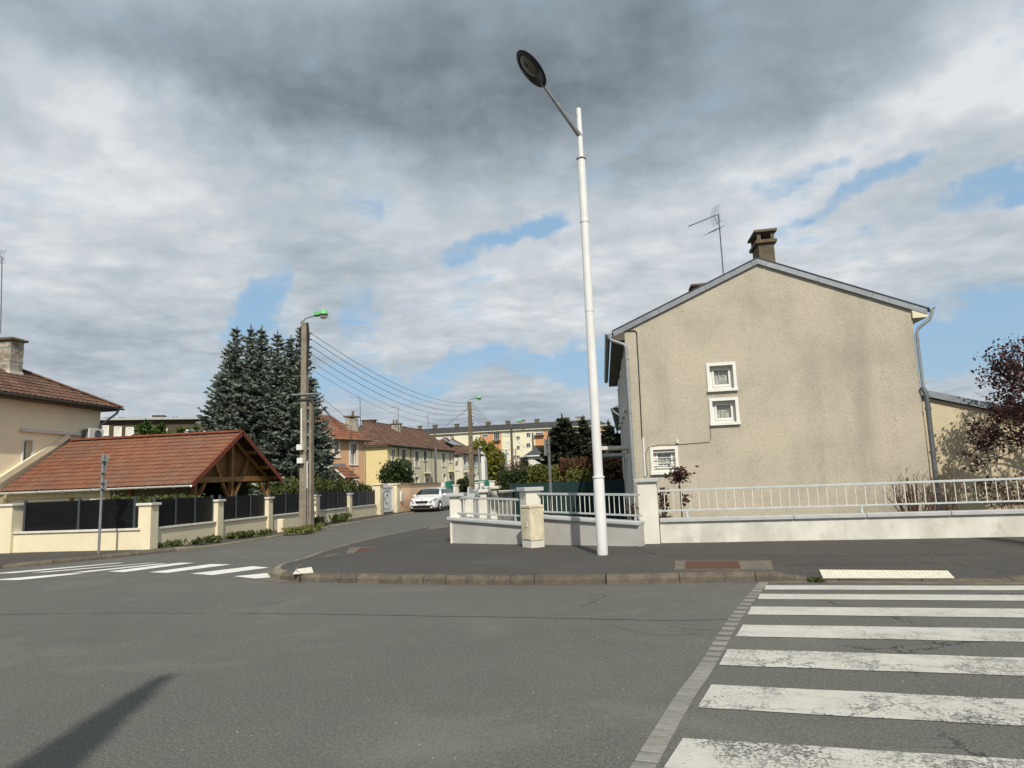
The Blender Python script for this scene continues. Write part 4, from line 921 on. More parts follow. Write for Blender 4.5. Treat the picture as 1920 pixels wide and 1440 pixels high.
for r,z in ((0,.05),(.12,.045),(.2,.03),(.235,.008)):
    for k in range(nn):
        t=2*math.pi*k/nn; m.v.append(tuple(hc+ad*(.07+r*1.02*math.cos(t))+sd_*(r*.84*math.sin(t))+nu*(z+.004)))
for i in range(3):
    for k in range(nn): m.f.append((i*nn+k,i*nn+(k+1)%nn,(i+1)*nn+(k+1)%nn,(i+1)*nn+k)); m.m.append(0)
part('lens',m,lens_m,hd,smooth=True)
m=MB(); m.lathe([(0,0),(.05,.0),(.05,.02),(0,.02)],(0,0,0),12); me=mesh_of(m,anthp_m,'bulb'); b_=share('bulb',me,hd,hc+ad*.12+nu*.05-SL.location,(nu.to_track_quat('Z','Y').to_euler()))
# cabinet
cc=Vector((-2.17,15.86,.115)); ang=math.radians(40); CU_=Vector((math.cos(ang),math.sin(ang),0)); CV_=Vector((-math.sin(ang),math.cos(ang),0))
CB=thing('utility_cabinet',tuple(cc),'stained cream utility cabinet standing on the pavement before the corner pillar','utility cabinet')
m=MB(); m.obox(cc+Vector((0,0,.065)),CU_*.17,CV_*.19,(0,0,.075)); part('plinth',m,capw_m,CB,bevel=.006)
m=MB(); m.obox(cc+Vector((0,0,.50)),CU_*.175,CV_*.195,(0,0,.35)); part('body',m,cabm,CB,bevel=.01)
m=MB(); m.obox(cc+Vector((0,0,.885)),CU_*.187,CV_*.207,(0,0,.032)); part('lid',m,cabm,CB,bevel=.012)
m=MB(); m.obox(cc+Vector((0,0,.49))-CU_*.178,CU_*.006,CV_*.155,(0,0,.31)); dr=part('door',m,cabm,CB,bevel=.004)
m=MB(); m.obox(cc+Vector((0,0,.50))-CU_*.188+CV_*-.06,CU_*.008,CV_*.022,(0,0,.055)); part('handle',m,capw_m,dr,bevel=.004)
# edge-on sign
p=Vector((-1.80,16.45,.115)); SG=thing('sign_post',tuple(p),'grey post with a blank sign seen edge on, right of the stained cabinet','sign')
m=MB(); m.tube([p,p+Vector((0,0,2.45))],.036,14); part('pole',m,greyp_m,SG,smooth=True)
m=MB(); m.obox(p+Vector((-.045,.05,2.20)),Vector((.03,.27,0)),Vector((.008,-.001,0)),(0,0,.19)); part('sign_plate',m,rose_pink,SG,bevel=.003)
m=MB(); m.obox(p+Vector((-.02,.0,2.3)),(.03,0,0),(0,.05,0),(0,0,.02)); m.obox(p+Vector((-.02,.0,2.1)),(.03,0,0),(0,.05,0),(0,0,.02)); part('clamp',m,greyp_m,SG)
# yield sign from behind (left)
p=Vector((-13.74,16.92,.10)); YS=thing('yield_sign',tuple(p),'grey pole with triangular sign seen from behind on the left pavement','sign')
m=MB(); m.tube([p,p+Vector((.02,0,2.62))],.032,14); part('pole',m,galv_m,YS,smooth=True)
# sign faces turned about 60 degrees from the viewer
dv=Vector((.40,-.28,0)).normalized(); nv=Vector((dv.y,-dv.x,0)); f=p-nv*.05
def plate(pts,name,m1,front):
    q=MB(); q.extr([f+dv*a+Vector((0,0,b)) for a,b in pts],-nv*.012); o=part(name,q,m1,YS,bevel=.003)
    q=MB(); q.extr([f-nv*.013+dv*a*.93+Vector((0,0,b)) for a,b in pts],-nv*.003); part('face',q,front,o)
plate([(-.30,2.56),(.30,2.56),(.33,2.50),(.05,2.00),(-.05,2.00),(-.33,2.50)],'sign_plate',rose_pink,signr_m)
plate([(-.22,1.64),(.22,1.64),(.22,1.92),(-.22,1.92)],'small_plate',rose_pink,signw_m)
for z in (2.42,2.12,1.86,1.70):
    m=MB(); m.obox(p+nv*.005+Vector((.015,0,z)),dv*(.17 if z>2.3 else .10),nv*.045,(0,0,.014)); part('clamp',m,galv_m,YS)

# ================================================================== LEFT BOUNDARY
l0=Vector((-13.15,18.0,0)); l1=Vector((-14.17,39.2,0)); LU=(l1-l0).normalized(); LN=Vector((LU.y,-LU.x,0))
def lx(y): return l0.x+(y-18)*(l1.x-l0.x)/21.2
def lpt(y,z,d=0): return Vector((lx(y),y,z))+LN*d
LW=thing('boundary_wall',(-13.3,22,.1),'cream low wall with pillars and white coping along the left pavement','garden wall')
def lwall(y0,y1):
    m=MB(); m.extr([lpt(y0,.03),lpt(y1,.03),lpt(y1,.62),lpt(y0,.62)],-LN*.2); part('wall',m,cream_m,LW)
    m=MB(); m.extr([lpt(y0,.622,.04),lpt(y1,.622,.04),lpt(y1,.68,.04),lpt(y0,.68,.04)],-LN*.28); part('coping',m,capw_m,LW,bevel=.008)
pys=[18.2,21.75,25.4,30.1,34.4]
for i,y in enumerate(pys):
    c=lpt(y,0,-.11); sq_pillar(LW,(c.x,c.y),.185,.03,1.30,math.atan2(LU.y,LU.x),cap=.05,capm=capw_m,mat=cream_m,ch=.035)
    y1=pys[i+1] if i<4 else 39.0; lwall(y+.19,y1-.19)
# front part facing the main road
m=MB(); m.box((-17.33,18.0,.03),(-13.35,18.2,.635)); part('wall',m,cream_m,LW); m=MB(); m.box((-17.33,17.95,.637),(-13.36,18.24,.695)); part('coping',m,capw_m,LW,bevel=.008)
sq_pillar(LW,(-17.62,18.18),.29,.03,1.42,0,cap=.05,capm=capw_m,mat=cream_m,ch=.035)
m=MB(); m.box((-24,18.0,.03),(-17.95,18.2,.635)); part('wall',m,cream_m,LW)
def screen(a,b,npan,label,zb=.70,zt=1.47,gap=.10):
    a=Vector(a); b=Vector(b); U=(b-a).normalized(); L=(b-a).length; nv=Vector((U.y,-U.x,0)); t=thing('privacy_screen',(a.x,a.y,zb),label,'screen','anthracite privacy screens on the cream wall')
    for k in range(npan+1):
        p=a+U*(L*k/npan); m=MB(); m.obox(p+Vector((0,0,(zb+zt)/2+.02)),U*.034,nv*.034,(0,0,(zt-zb)/2+.025)); part('post',m,anthp_m,t,bevel=.004)
    ns=7; h=(zt-zb-.02)/ns
    for k in range(npan):
        c=a+U*(L*(k+.5)/npan)
        for j in range(ns):
            m=MB(); m.obox(c+Vector((0,0,zb+.01+h*(j+.5))),U*(L/npan/2-.030),nv*.012,(0,0,h/2-.0035)); m.obox(c+Vector((0,0,zb+.01+h*j)),U*(L/npan/2-.030),nv*.004,(0,0,.014)); part('slat',m,anth_m,t)
    return t
screen((-17.10,18.1,0),(-13.62,18.1,0),2,'widest dark slat screen, facing the main road beside the first pillar',zt=1.52)
labs=['dark slat screen on the side street, nearest bay past the corner pillar','dark slat screen below the timber carport gable','dark slat screen partly hidden by the concrete utility pole','dark slat screen bay right of the concrete pole','farthest dark slat screen, next to the white garden gate']
for i in range(5):
    y0=pys[i]+.24; y1=(pys[i+1]-.24) if i<4 else 38.75; p0=lpt(y0,0,-.10); p1=lpt(y1,0,-.10); screen(p0,p1,3,labs[i])
# gate, pillars, peach wall
GA=thing('garden_gate',(-14.2,40.6,.1),'white panelled gate with an oval moulding between cream pillars','gate')
gx=-14.2; m=MB(); m.box((gx-.03,39.55,.16),(gx+.01,41.75,1.72)); part('leaf',m,white_m,GA)
for (y0,y1,z0,z1) in ((39.55,39.68,.16,1.75),(41.62,41.75,.16,1.75),(39.68,41.62,.16,.30),(39.68,41.62,1.58,1.72)): m=MB(); m.box((gx+.012,y0,z0),(gx+.05,y1,z1)); part('frame',m,white_m,GA,bevel=.006)
for k in range(9): m=MB(); y=39.75+.22*k; m.extr([(gx,y-.04,1.72),(gx,y+.04,1.72),(gx,y,1.85)],(.02,0,0)); part('finial',m,white_m,GA)
m=MB(); m.tube([(gx+.03,40.65+.25*math.cos(t),.95+.26*math.sin(t)) for t in np.linspace(0,2*math.pi,25)],.02,6,cap=False); part('oval_moulding',m,rail_m,GA)
m=MB(); m.tube([(gx+.03,y,z) for y,z in ((40.05,.45),(40.05,1.3),(40.25,1.42),(41.05,1.42),(41.25,1.3),(41.25,.45),(41.05,.38),(40.25,.38),(40.05,.45))],.016,6,cap=False); part('panel_moulding',m,rail_m,GA)
GP=thing('gate_pillars',(-14.2,40.6,.1),'pair of cream gate pillars with caps holding the white gate','pillar')
for y in (39.2,42.15): sq_pillar(GP,(gx,y),.24,.03,1.74,0,cap=.06,capm=cream_m,mat=cream_m)
PW=thing('peach_wall',(-14.2,47,.1),'peach rendered garden wall with brown coping behind the white car','garden wall')
m=MB(); m.box((-14.2,42.42,.03),(-14.0,52.2,1.74)); part('wall',m,pinkw_m,PW); m=MB(); m.box((-14.25,42.42,1.745),(-13.93,52.25,1.84)); part('coping',m,MT['terracotta_coping'] if 'terracotta_coping' in MT else basic('terracotta_coping',(.23,.15,.09),.85,c2=(.33,.25,.17),scale=3),PW)
m=MB(); m.box((-14.02,52.26,.03),(-13.7,52.7,1.86)); part('end_pillar',m,pillw_m,PW)
MBX=thing('letter_box',(-13.99,42.7,.9),'white letter box with dark markings on the peach wall','letter box')
m=MB(); m.box((-13.998,42.62,.72),(-13.9,42.95,1.32)); part('body',m,white_m,MBX,bevel=.01); m=MB(); m.box((-13.899,42.68,1.12),(-13.895,42.88,1.16)); m.box((-13.899,42.72,.9),(-13.895,42.78,1.1)); m.box((-13.899,42.70,.82),(-13.895,42.86,.85)); part('slot',m,black_m,MBX)
# marker stone at pillar 3
m=MB(); q=G(527,996,.1); m.box((q.x-.11,q.y-.1,.05),(q.x+.11,q.y+.1,.55)); part('boundary_marker',m,cream_m,label='small cream post box at the foot of the wall left of the concrete pole',cat='marker',bevel=.02,origin=(q.x,q.y,.05))

# ================================================================== CARPORT
CPx=-14.6; ey=22.22; ry=25.35; by=28.57; ez=1.93; rz2=3.88; bz=2.06; XL=-22.1
CP=thing('timber_carport',(-18.3,25.3,.1),'timber framed carport with red tiled roof and open truss gable','carport')
m=MB(); slope(m,(XL,ey,ez),(CPx,ey,ez),(XL,ry,rz2),(CPx,ry,rz2),13,.235,amp=.012,lift=.028); part('roof_tiles',m,tile_m,CP,kind='stuff',recalc=False)
m=MB(); slope(m,(CPx,by,bz),(XL,by,bz),(CPx,ry,rz2),(XL,ry,rz2),13,.235,amp=.012,lift=.028); part('roof_tiles',m,tile_m,CP,kind='stuff',recalc=False)
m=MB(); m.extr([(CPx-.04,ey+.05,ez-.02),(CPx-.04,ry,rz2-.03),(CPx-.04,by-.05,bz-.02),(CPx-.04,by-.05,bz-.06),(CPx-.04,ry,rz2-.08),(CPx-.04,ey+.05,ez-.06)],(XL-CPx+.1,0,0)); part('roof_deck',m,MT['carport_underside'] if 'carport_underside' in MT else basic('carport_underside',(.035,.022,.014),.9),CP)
def along(a,b,n):
    a=Vector(a); b=Vector(b); return [(a.lerp(b,i/n),a.lerp(b,(i+1)/n)) for i in range(n)]
for a,b,n in (((CPx+.03,ey-.06,ez+.0),(CPx+.03,ry,rz2+.05),11),((CPx+.03,ry,rz2+.05),(CPx+.03,by+.04,bz+.0),11)):
    for p,q in along(a,b,n):
        d=(q-p).normalized(); up=Vector((0,-d.z,d.y)) ; up=up if up.z>0 else -up
        m=MB(); m.extr([p+d*.006+up*.025,q-d*.004+up*.04,q-d*.004-up*.13,p+d*.006-up*.145],(-.05,0,0)); part('verge_tile',m,verge_m,CP)
mm=MB(); n_=8
for k in range(n_+1):
    t=math.pi*k/n_; mm.v+=[(-.21,.13*math.cos(t),.09*math.sin(t)),(.2,.115*math.cos(t),.078*math.sin(t))]
for k in range(n_): mm.f.append((2*k,2*k+2,2*k+3,2*k+1)); mm.m.append(0)
mm.f.append(tuple(2*k for k in range(n_+1))); mm.f.append(tuple(2*k+1 for k in range(n_+1))[::-1]); mm.m+=[0,0]
rdm=mesh_of(mm,verge_m,'ridge_tile')
k=0; x=XL+.2
while x<CPx-.1: share('ridge_tile',rdm,CP,(x-CP.location.x,ry-CP.location.y,rz2+.015-CP.location.z)); x+=.39
def tb(a,b,w,h,name='beam',up=(1,0,0),mat=None): m=MB(); m.beam(a,b,w,h,up=up); return part(name,m,mat or wood_m,CP,bevel=.008)
tx=-15.05
def zr(y): return ez+(rz2-ez)*(y-ey)/(ry-ey) if y<ry else bz+(rz2-bz)*(by-y)/(by-ry)
A_=PX(372,906,tx); B_=PX(508,899,tx); yb0=22.95; yb1=28.35; zb0=2.02; zb1=2.10
tb((tx,yb0-.1,zb0+.04),(tx,yb1,zb1+.04),.2,.14,'tie_beam')
tb((tx,yb0+.1,zr(yb0+.1)-.12),(tx,ry,rz2-.2),.14,.1,'rafter'); tb((tx,ry,rz2-.2),(tx,yb1-.1,zr(yb1-.1)-.16),.14,.1,'rafter')
tb((tx,ry+.0,zb0+.1),(tx,ry+.0,rz2-.22),.13,.16,'king_post',up=(0,1,0))
tb((tx,ry-.75,zb0+.1),(tx,ry-1.25,zr(ry-1.25)-.2),.11,.12,'strut'); tb((tx,ry+.75,zb0+.1),(tx,ry+1.25,zr(ry+1.25)-.2),.11,.12,'strut')
for y in (23.0,ry,28.15): tb((tx,y,.1),(tx,y,zb0-.03),.16,.16,'post',up=(0,1,0))
for y,s in ((ry,1),(ry,-1),(28.15,-1),(23.0,1)): tb((tx,y,1.15),(tx,y+s*.62,1.97),.10,.11,'brace')
tb((tx,22.75,2.0),(XL+.1,22.75,2.0),.12,.14,'eaves_plate',up=(0,1,0)); tb((tx,28.2,2.08),(XL+.1,28.2,2.08),.12,.14,'eaves_plate',up=(0,1,0))
for y in (ry+1.05,ry+2.05,28.15): tb((tx-.3,y,zr(y)-.14),(CPx-.02,y,zr(y)-.14),.16,.09,'purlin_end',up=(0,.55,.83))
for y in (ry-1.05,ry-2.05): tb((tx-.3,y,zr(y)-.14),(CPx-.1,y,zr(y)-.14),.16,.09,'purlin_end',up=(0,-.55,.83))
for x in (-17.3,-19.6): tb((x,22.75,.1),(x,22.75,1.95),.15,.15,'post',up=(0,1,0))
z=zb0+.12; 
while z<rz2-.3:                         # boarding set behind the truss
    ya=ey+(z+.16-ez)*(ry-ey)/(rz2-ez); yb_=by-(z+.16-bz)*(by-ry)/(rz2-bz); m=MB(); m.box((tx-.17,ya+.05,z),(tx-.145,yb_-.05,z+.118)); part('board',m,plank_m,CP); z+=.125
m=MB(); half_round((Vector((XL,ey-.09,ez-.04)),Vector((CPx+.0,ey-.09,ez-.04))),.075,m); part('gutter',m,white_m,CP,recalc=False)
x=XL+.6
while x<CPx: m=MB(); m.box((x,ey-.17,ez-.13),(x+.03,ey-.01,ez-.03)); part('gutter_bracket',m,zinc_m,CP); x+=1.05
# garage block under the left part
GR=thing('garage',(-20,24,.1),'cream garage wall with a white roller door under the red tiled roof','garage')
m=MB(); wall_holes(m,(-24,22.6),(1,0,0),(0,-1,0),6.0,.05,1.85,[(1.6,5.2,.05,1.62)],.2); m.add([(-18,22.6,.05),(-18,28,.05),(-18,28,1.9),(-18,22.6,1.9)],[(0,1,2,3)]); part('wall',m,cream2_m,GR,recalc=False)
for k in range(8): m=MB(); m.box((-22.4,22.72,.06+.195*k),(-18.8,22.76,.06+.195*k+.185)); part('door_slat',m,shut_m,GR)
m=MB(); m.tube([(-17.75,22.5,1.8),(-17.75,22.5,.1)],.04,10); part('downpipe',m,zinc_m,GR)
hedge('hedge',-15.6,-13.75,18.9,21.9,1.44,shrub_m,'ragged green shrubs showing above the front dark screen',n=9000,size=.07,rag=.05)
hedge('shrub',-18.5,-16.3,27.6,29.2,2.4,hedgel_m,'bright green shrub seen through the open carport',cat='shrub',n=5000,size=.09,rag=.15)

# ================================================================== LEFT HOUSE
hx=-22.2; LH=thing('apricot_house',(-26.5,20,.1),'apricot house with brown hipped tile roof at the left edge','house')
wO=Vector((hx,13.,0)); wU=Vector((0,1,0)); wN=Vector((1,0,0)); pw=[PX(42,864,hx),PX(60,826,hx)]; lh=(pw[0].y-13,pw[1].y-13,pw[0].z,pw[1].z)
m=MB(); wall_holes(m,wO,wU,wN,14.1,.05,5.36,[lh],.22); m.add([(hx,27.1,.05),(-31.2,27.1,.05),(-31.2,27.1,5.36),(hx,27.1,5.36)],[(0,1,2,3)]); m.add([(hx,13,.05),(-31.2,13,.05),(-31.2,13,5.36),(hx,13,5.36)],[(0,1,2,3)]); part('wall',m,lhouse_m,LH,recalc=False)
window(LH,wO,wU,wN,lh,sur=.06,inset=.17,curtain=curtw_m,mull=0)
ez3=5.42; x0=-21.65; x1=-31.7; y0=12.5; y1=27.6; rzz=ez3+5.0*.55; xr=-26.7
m=MB(); 
slope(m,(x0,y0,ez3),(x0,y1,ez3),(xr,y0+5,rzz),(xr,y1-5,rzz),16,.26,amp=.035,lift=.03)
slope(m,(x0,y1,ez3),(x1,y1,ez3),(xr,y1-5,rzz),(xr-.01,y1-5,rzz),16,.26,amp=.035,lift=.03)
slope(m,(x1,y1,ez3),(x1,y0,ez3),(xr,y1-5,rzz),(xr,y0+5,rzz),16,.26,amp=.035,lift=.03,seg=2)
part('roof_tiles',m,tileb_m,LH,kind='stuff',recalc=False)
m=MB(); m.box((x1+.1,y0+.1,ez3-.14),(x0-.05,y1-.1,ez3-.0)); part('soffit',m,soffit_m,LH)
rt=MB(); 
for k in range(9):
    t=math.pi*k/8; rt.v+=[(-.2,.12*math.cos(t),.08*math.sin(t)),(.2,.105*math.cos(t),.07*math.sin(t))]
for k in range(8): rt.f.append((2*k,2*k+2,2*k+3,2*k+1)); rt.m.append(0)
rtm=mesh_of(rt,tileb_m,'hip_tile')
def ridge(par,a,b,me,st=.36,name='hip_tile'):
    a=Vector(a); b=Vector(b); d=(b-a).normalized(); L=(b-a).length; e=d.to_track_quat('X','Z').to_euler(); k=0
    while k*st<L: share(name,me,par,a+d*(k*st+.1)-root_loc(par),e); k+=1
ridge(LH,(x0,y1,ez3+.05),(xr,y1-5,rzz+.05),rtm); ridge(LH,(xr,y1-5,rzz+.05),(xr,y0+5,rzz+.05),rtm)
m=MB(); half_round((Vector((x0+.06,y0,ez3-.02)),Vector((x0+.06,y1+.1,ez3-.02))),.075,m); part('gutter',m,zincd_m,LH,recalc=False)
m=MB(); m.tube([(x0+.04,y1-.15,ez3-.08),(x0-.02,y1-.2,ez3-.25),(hx+.08,y1-.55,ez3-.75),(hx+.08,y1-.55,2.2)],.05,10); part('downpipe',m,zinc_m,LH,smooth=True)
ch=chimney(LH,(-24.0,24.25),.62,.62,6.2,7.88,chim_m,(1,0,0),(0,1,0),slab=False)
m=MB(); m.box((-24.42,23.83,7.88),(-23.58,24.67,7.97)); m.box((-24.3,23.95,7.97),(-23.7,24.55,8.02)); part('capping',m,chimd_m,ch,bevel=.02)
for z in (7.6,7.05): m=MB(); m.obox((-24.0,24.25,z),(.318,0,0),(0,.318,0),(0,0,.015)); part('strap',m,zinc_m,ch)
m=MB(); m.obox((-24.0,24.25,6.5),(.33,0,0),(0,.33,0),(0,0,.17)); part('flashing',m,capw_m,ch)
aerial(LH,PX(1,625,-24.4),PX(4,483,-24.4),(.2,-.9,.1),6,second=False,panel=True)
m=MB(); a=PX(36,806,hx); b=PX(147,818,hx); m.box((hx-.02,a.y,a.z-.06),(hx+.14,b.y,a.z+.07)); part('moulding',m,capw_m,LH,bevel=.02)
m=MB(); m.extr([(hx+.0,ey-.3,ez+.1),(hx+.0,ry,rz2+.12),(hx+.0,ry,rz2+.36),(hx+.0,ey-.3,ez+.34)],(.12,0,0)); part('verge_band',m,cream_m,LH)
AC=thing('air_conditioner',tuple(PX(165,828,hx)),'white air conditioning unit on the apricot wall above the tiled roof','air conditioner')
a=PX(150,826,hx); b=PX(178,806,hx); m=MB(); m.box((hx+.06,a.y,a.z),(hx+.42,b.y,b.z)); part('casing',m,ac_m,AC,bevel=.02)
m=MB(); cy_=(a.y+b.y)/2+.08; cz_=(a.z+b.z)/2
for r in (.07,.13,.19): m.tube([(hx+.43,cy_+r*math.cos(t),cz_+r*math.sin(t)) for t in np.linspace(0,2*math.pi,17)],.006,4,cap=False)
m.extr([(hx+.422,cy_+.2*math.cos(t),cz_+.2*math.sin(t)) for t in np.linspace(0,2*math.pi,21)[:-1]],(.002,0,0)); part('fan_grille',m,zincd_m,AC)
for k in range(7): m=MB(); m.box((hx+.10+.04*k,a.y-.008,a.z+.06),(hx+.12+.04*k,a.y+.001,b.z-.06)); part('louvre',m,black_m,AC)
for y in (a.y+.1,b.y-.1): m=MB(); m.box((hx,y,a.z-.05),(hx+.4,y+.03,a.z)); part('bracket',m,zinc_m,AC)

# school-like block behind
SB=thing('olive_block',(-43,62,.1),'long low olive brown block with pale square windows behind the carport','building')
sa=Vector((-50.5,58,0)); sb_=Vector((-33,66,0)); SU=(sb_-sa).normalized(); SN=Vector((SU.y,-SU.x,0)); SLn=(sb_-sa).length
def su(px,py): q=PL(px,py,sa,sb_); return (q-sa).dot(SU),q.z
hs=[]
for (x0_,x1_,y0_,y1_) in ((191,202,800,815),(216,226,802,816),(238,249,803,817),(306,312,805,812),(343,352,808,815),(378,387,810,817)):
    u0,z0=su(x0_,y1_); u1,z1=su(x1_,y0_); hs.append((u0,u1,z0,z1))
zt=su(190,782)[1]; zt2=su(380,797)[1]; zt=(zt+zt2)/2+.1
zb_=su(200,817)[1]-.25
m=MB(); wall_holes(m,sa,SU,SN,SLn,zb_,zt,hs,.15); part('wall',m,school_m,SB,recalc=False)
m=MB(); m.extr([sa+Vector((0,0,.05)),sb_+Vector((0,0,.05)),sb_+Vector((0,0,zb_)),sa+Vector((0,0,zb_))],-SN*.2); part('base_band',m,schoolw_m,SB)
for h in hs: window(SB,sa,SU,SN,h,sur=.12,sill=False,inset=.05,mull=0,shutter=.999)
m=MB(); m.extr([sa+SN*.5+Vector((0,0,zt)),sb_+SN*.5+Vector((0,0,zt)),sb_+SN*.5+Vector((0,0,zt+.22)),sa+SN*.5+Vector((0,0,zt+.22))],-SN*12); part('roof_slab',m,MT['grey_painted_rail'],SB)
for px_,w in ((195,.9),(219,.5),(290,1.1),(305,.4),(322,.5)): u,_=su(px_,780); p=sa+SU*u-SN*2; m=MB(); m.obox(p+Vector((0,0,zt+.32)),SU*w/2,SN*.4,(0,0,.16 if w<1 else .32)); part('roof_vent',m,school_m,SB)
for i,(px_,h_,r_) in enumerate(((272,6.3,2.1),(302,6.1,1.5),(338,5.7,1.5),(366,5.8,1.2))):
    q=PY(px_,830,42.); conifer('thuja_tree',(q.x,42,.1),h_,r_,leafmat('thuja_leaf',(.055,.095,.018),.35,.2) if 'thuja_leaf' not in MT else MT['thuja_leaf'],['widest bright green thuja behind the carport ridge','second bright green thuja behind the carport ridge, slim beside the widest','third bright green thuja along the carport ridge, small','rightmost bright green thuja by the blue spruces'][i],dens=.7,cat='thuja',card=.16,env=lambda f:(1-f**1.8)**.8,group='thujas behind the carport')

def blob_tree(name,c,rx,ry,rz,zc,mat,label,cat,n=9000,size=.12,stems=5,lumps=9,z0=.1,group=None,hollow=.55,aspect=1.5,trunk=bark_m,tw=.05):
    c=Vector(c); t=thing(name,(c.x,c.y,z0),label,cat,group); P=[]
    cen=[(0,0,0,1.)]+[(random.uniform(-.6,.6),random.uniform(-.6,.6),random.uniform(-.6,.6),random.uniform(.32,.55)) for _ in range(lumps)]
    wts=np.array([k[3]**2 for k in cen]); wts/=wts.sum(); idx=rng.choice(len(cen),n,p=wts); cen=np.array(cen)
    d=rng.normal(size=(n,3)); d/=np.linalg.norm(d,axis=1)[:,None]; r=(hollow+(1-hollow)*rng.random(n)**.6)*cen[idx,3]*.82; r*=1+.12*rng.normal(size=n)
    Q=cen[idx,:3]+d*r[:,None]; Q*=[rx,ry,rz]; Q+=[c.x,c.y,zc]; Q[:,2]=np.maximum(Q[:,2],z0)
    leaf_mesh('crown',Q,size,mat,t,aspect=aspect)
    m=MB()
    for k in range(stems):
        a=random.uniform(0,2*math.pi); q=Vector((c.x+math.cos(a)*rx*.5,c.y+math.sin(a)*ry*.5,zc+random.uniform(-.2,.4)*rz)); m.tube([(c.x+math.cos(a)*.08,c.y+math.sin(a)*.08,z0),((c.x+q.x)/2,(c.y+q.y)/2,(z0+q.z)/2+.1),q],[tw,tw*.7,tw*.25],6)
    part('trunk',m,trunk,t); return t
# ================================================================== BLUE SPRUCES
conifer('spruce_tree',(-20.7,36.3,.1),10.7,3.0,spruce_m,'left blue spruce with three pointed tops behind the carport',cat='spruce',card=.105,dens=1.0,env=lambda f:min(1,(1-f)**.75*1.15),group='blue spruces behind the carport',
  leaders=[(-20.6,36.5,.3,7.9,3.0),(-21.0,36.5,3.0,8.6,2.0),(-22.15,36.2,2.6,8.3,1.75),(-21.9,36.6,4.2,8.9,1.3),(-21.35,36.3,5.2,10.7,1.3),(-20.6,36.5,5.4,10.8,1.0),(-19.85,36.3,5.8,10.65,.95)])
conifer('spruce_tree',(-17.9,36.6,.1),10.6,2.4,spruce_m,'right blue spruce with three thin tops behind the concrete pole',cat='spruce',card=.105,dens=1.0,env=lambda f:min(1,(1-f)**.75*1.15),group='blue spruces behind the carport',
  leaders=[(-18.0,36.5,.3,7.9,2.5),(-18.3,36.5,3.,8.6,1.5),(-16.95,36.4,2.2,7.7,1.35),(-18.95,36.4,5.2,10.3,1.0),(-18.25,36.6,5.2,10.05,.9),(-17.55,36.5,4.8,10.7,.85)])
hedge('shrub',-16.5,-14.6,31.0,35.6,1.75,shrub_m,'olive green shrubs above the dark screens right of the carport',cat='shrub',n=9000,size=.09,rag=.22)
blob_tree('shrub',(-17.2,38.6),1.0,1.0,1.3,1.6,spruce_m,'greyish shrub at the foot of the right spruce beside the peach house','shrub',n=3500,size=.1)
blob_tree('shrub',(-16.0,39.6),1.3,1.1,1.05,1.15,shrub_m,'olive green shrub in front of the peach house porch','shrub',n=6500,size=.1,lumps=12)
blob_tree('shrub',(-15.3,41.5),.9,.9,.7,1.05,shrub_m,'small olive shrub just left of the white garden gate','shrub',n=3500,size=.09)
# ================================================================== PEACH HOUSE
pa=Vector((-21.4,49.3,0)); pu=Vector((.35,.937,0)).normalized(); pb=pa+pu*4.6; pn=Vector((pu.y,-pu.x,0))
def pq(px,py): q=PL(px,py,pa,pb); return (q-pa).dot(pu),q.z
PH=thing('peach_house',(pa.x-2,pa.y+2,.1),'peach house with pale block side wall and orange tiled roof','house')
hs=[]
for (x0_,x1_,y0_,y1_) in ((627,634,828,857),(657.5,668,832,871),(660,668,900,925)):
    u0,z0=pq(x0_,y1_); u1,z1=pq(x1_,y0_); hs.append((u0,u1,max(.4,z0),z1))
PEZ=pq(650,820)[1]-.15; PWd=pq(683,830)[0]
m=MB(); wall_holes(m,pa,pu,pn,PWd,.05,PEZ,hs,.2); part('front_wall',m,peach_m,PH,recalc=False)
rdgz=PEZ+2.3; D=8.
m=MB(); m.add([pa+Vector((0,0,.05)),pa-pn*D+Vector((0,0,.05)),pa-pn*D+Vector((0,0,PEZ)),pa-pn*D/2+Vector((0,0,rdgz-.12)),pa+Vector((0,0,PEZ))],[(0,1,2,3,4)]); part('block_side_wall',m,blk_m,PH,recalc=False)
q=pa+pu*PWd; m=MB(); m.add([q+Vector((0,0,.05)),q-pn*D+Vector((0,0,.05)),q-pn*D+Vector((0,0,PEZ)),q-pn*D/2+Vector((0,0,rdgz-.12)),q+Vector((0,0,PEZ))],[(0,1,2,3,4)]); part('side_wall',m,peach_m,PH,recalc=False)
for i,h in enumerate(hs): window(PH,pa,pu,pn,h,sur=.18,inset=.14,curtain=curtw_m,mull=1 if i else 0)
eA=pa-pu*.15+pn*.4+Vector((0,0,PEZ-.05)); eB=pa+pu*(PWd+.3)+pn*.4+Vector((0,0,PEZ-.05)); rA=pa-pu*.15-pn*D/2+Vector((0,0,rdgz)); rB=pa+pu*(PWd+.3)-pn*D/2+Vector((0,0,rdgz))
m=MB(); slope(m,eA,eB,rA,rB,14,.3,amp=.02,lift=.03,seg=3); slope(m,eB-pn*(D+.8),eA-pn*(D+.8),rB,rA,14,.3,amp=.02,seg=2); part('roof_tiles',m,tilep_m,PH,kind='stuff',recalc=False)
m=MB(); m.extr([eA-Vector((0,0,.02)),eB-Vector((0,0,.02)),rB-Vector((0,0,.02)),rA-Vector((0,0,.02))],(0,0,-.07)); part('roof_deck',m,soffit_m,PH)
m=MB(); m.beam(eA-pu*.02+Vector((0,0,-.02)),rA-pu*.02+Vector((0,0,-.02)),.03,.16); part('bargeboard',m,white_m,PH)
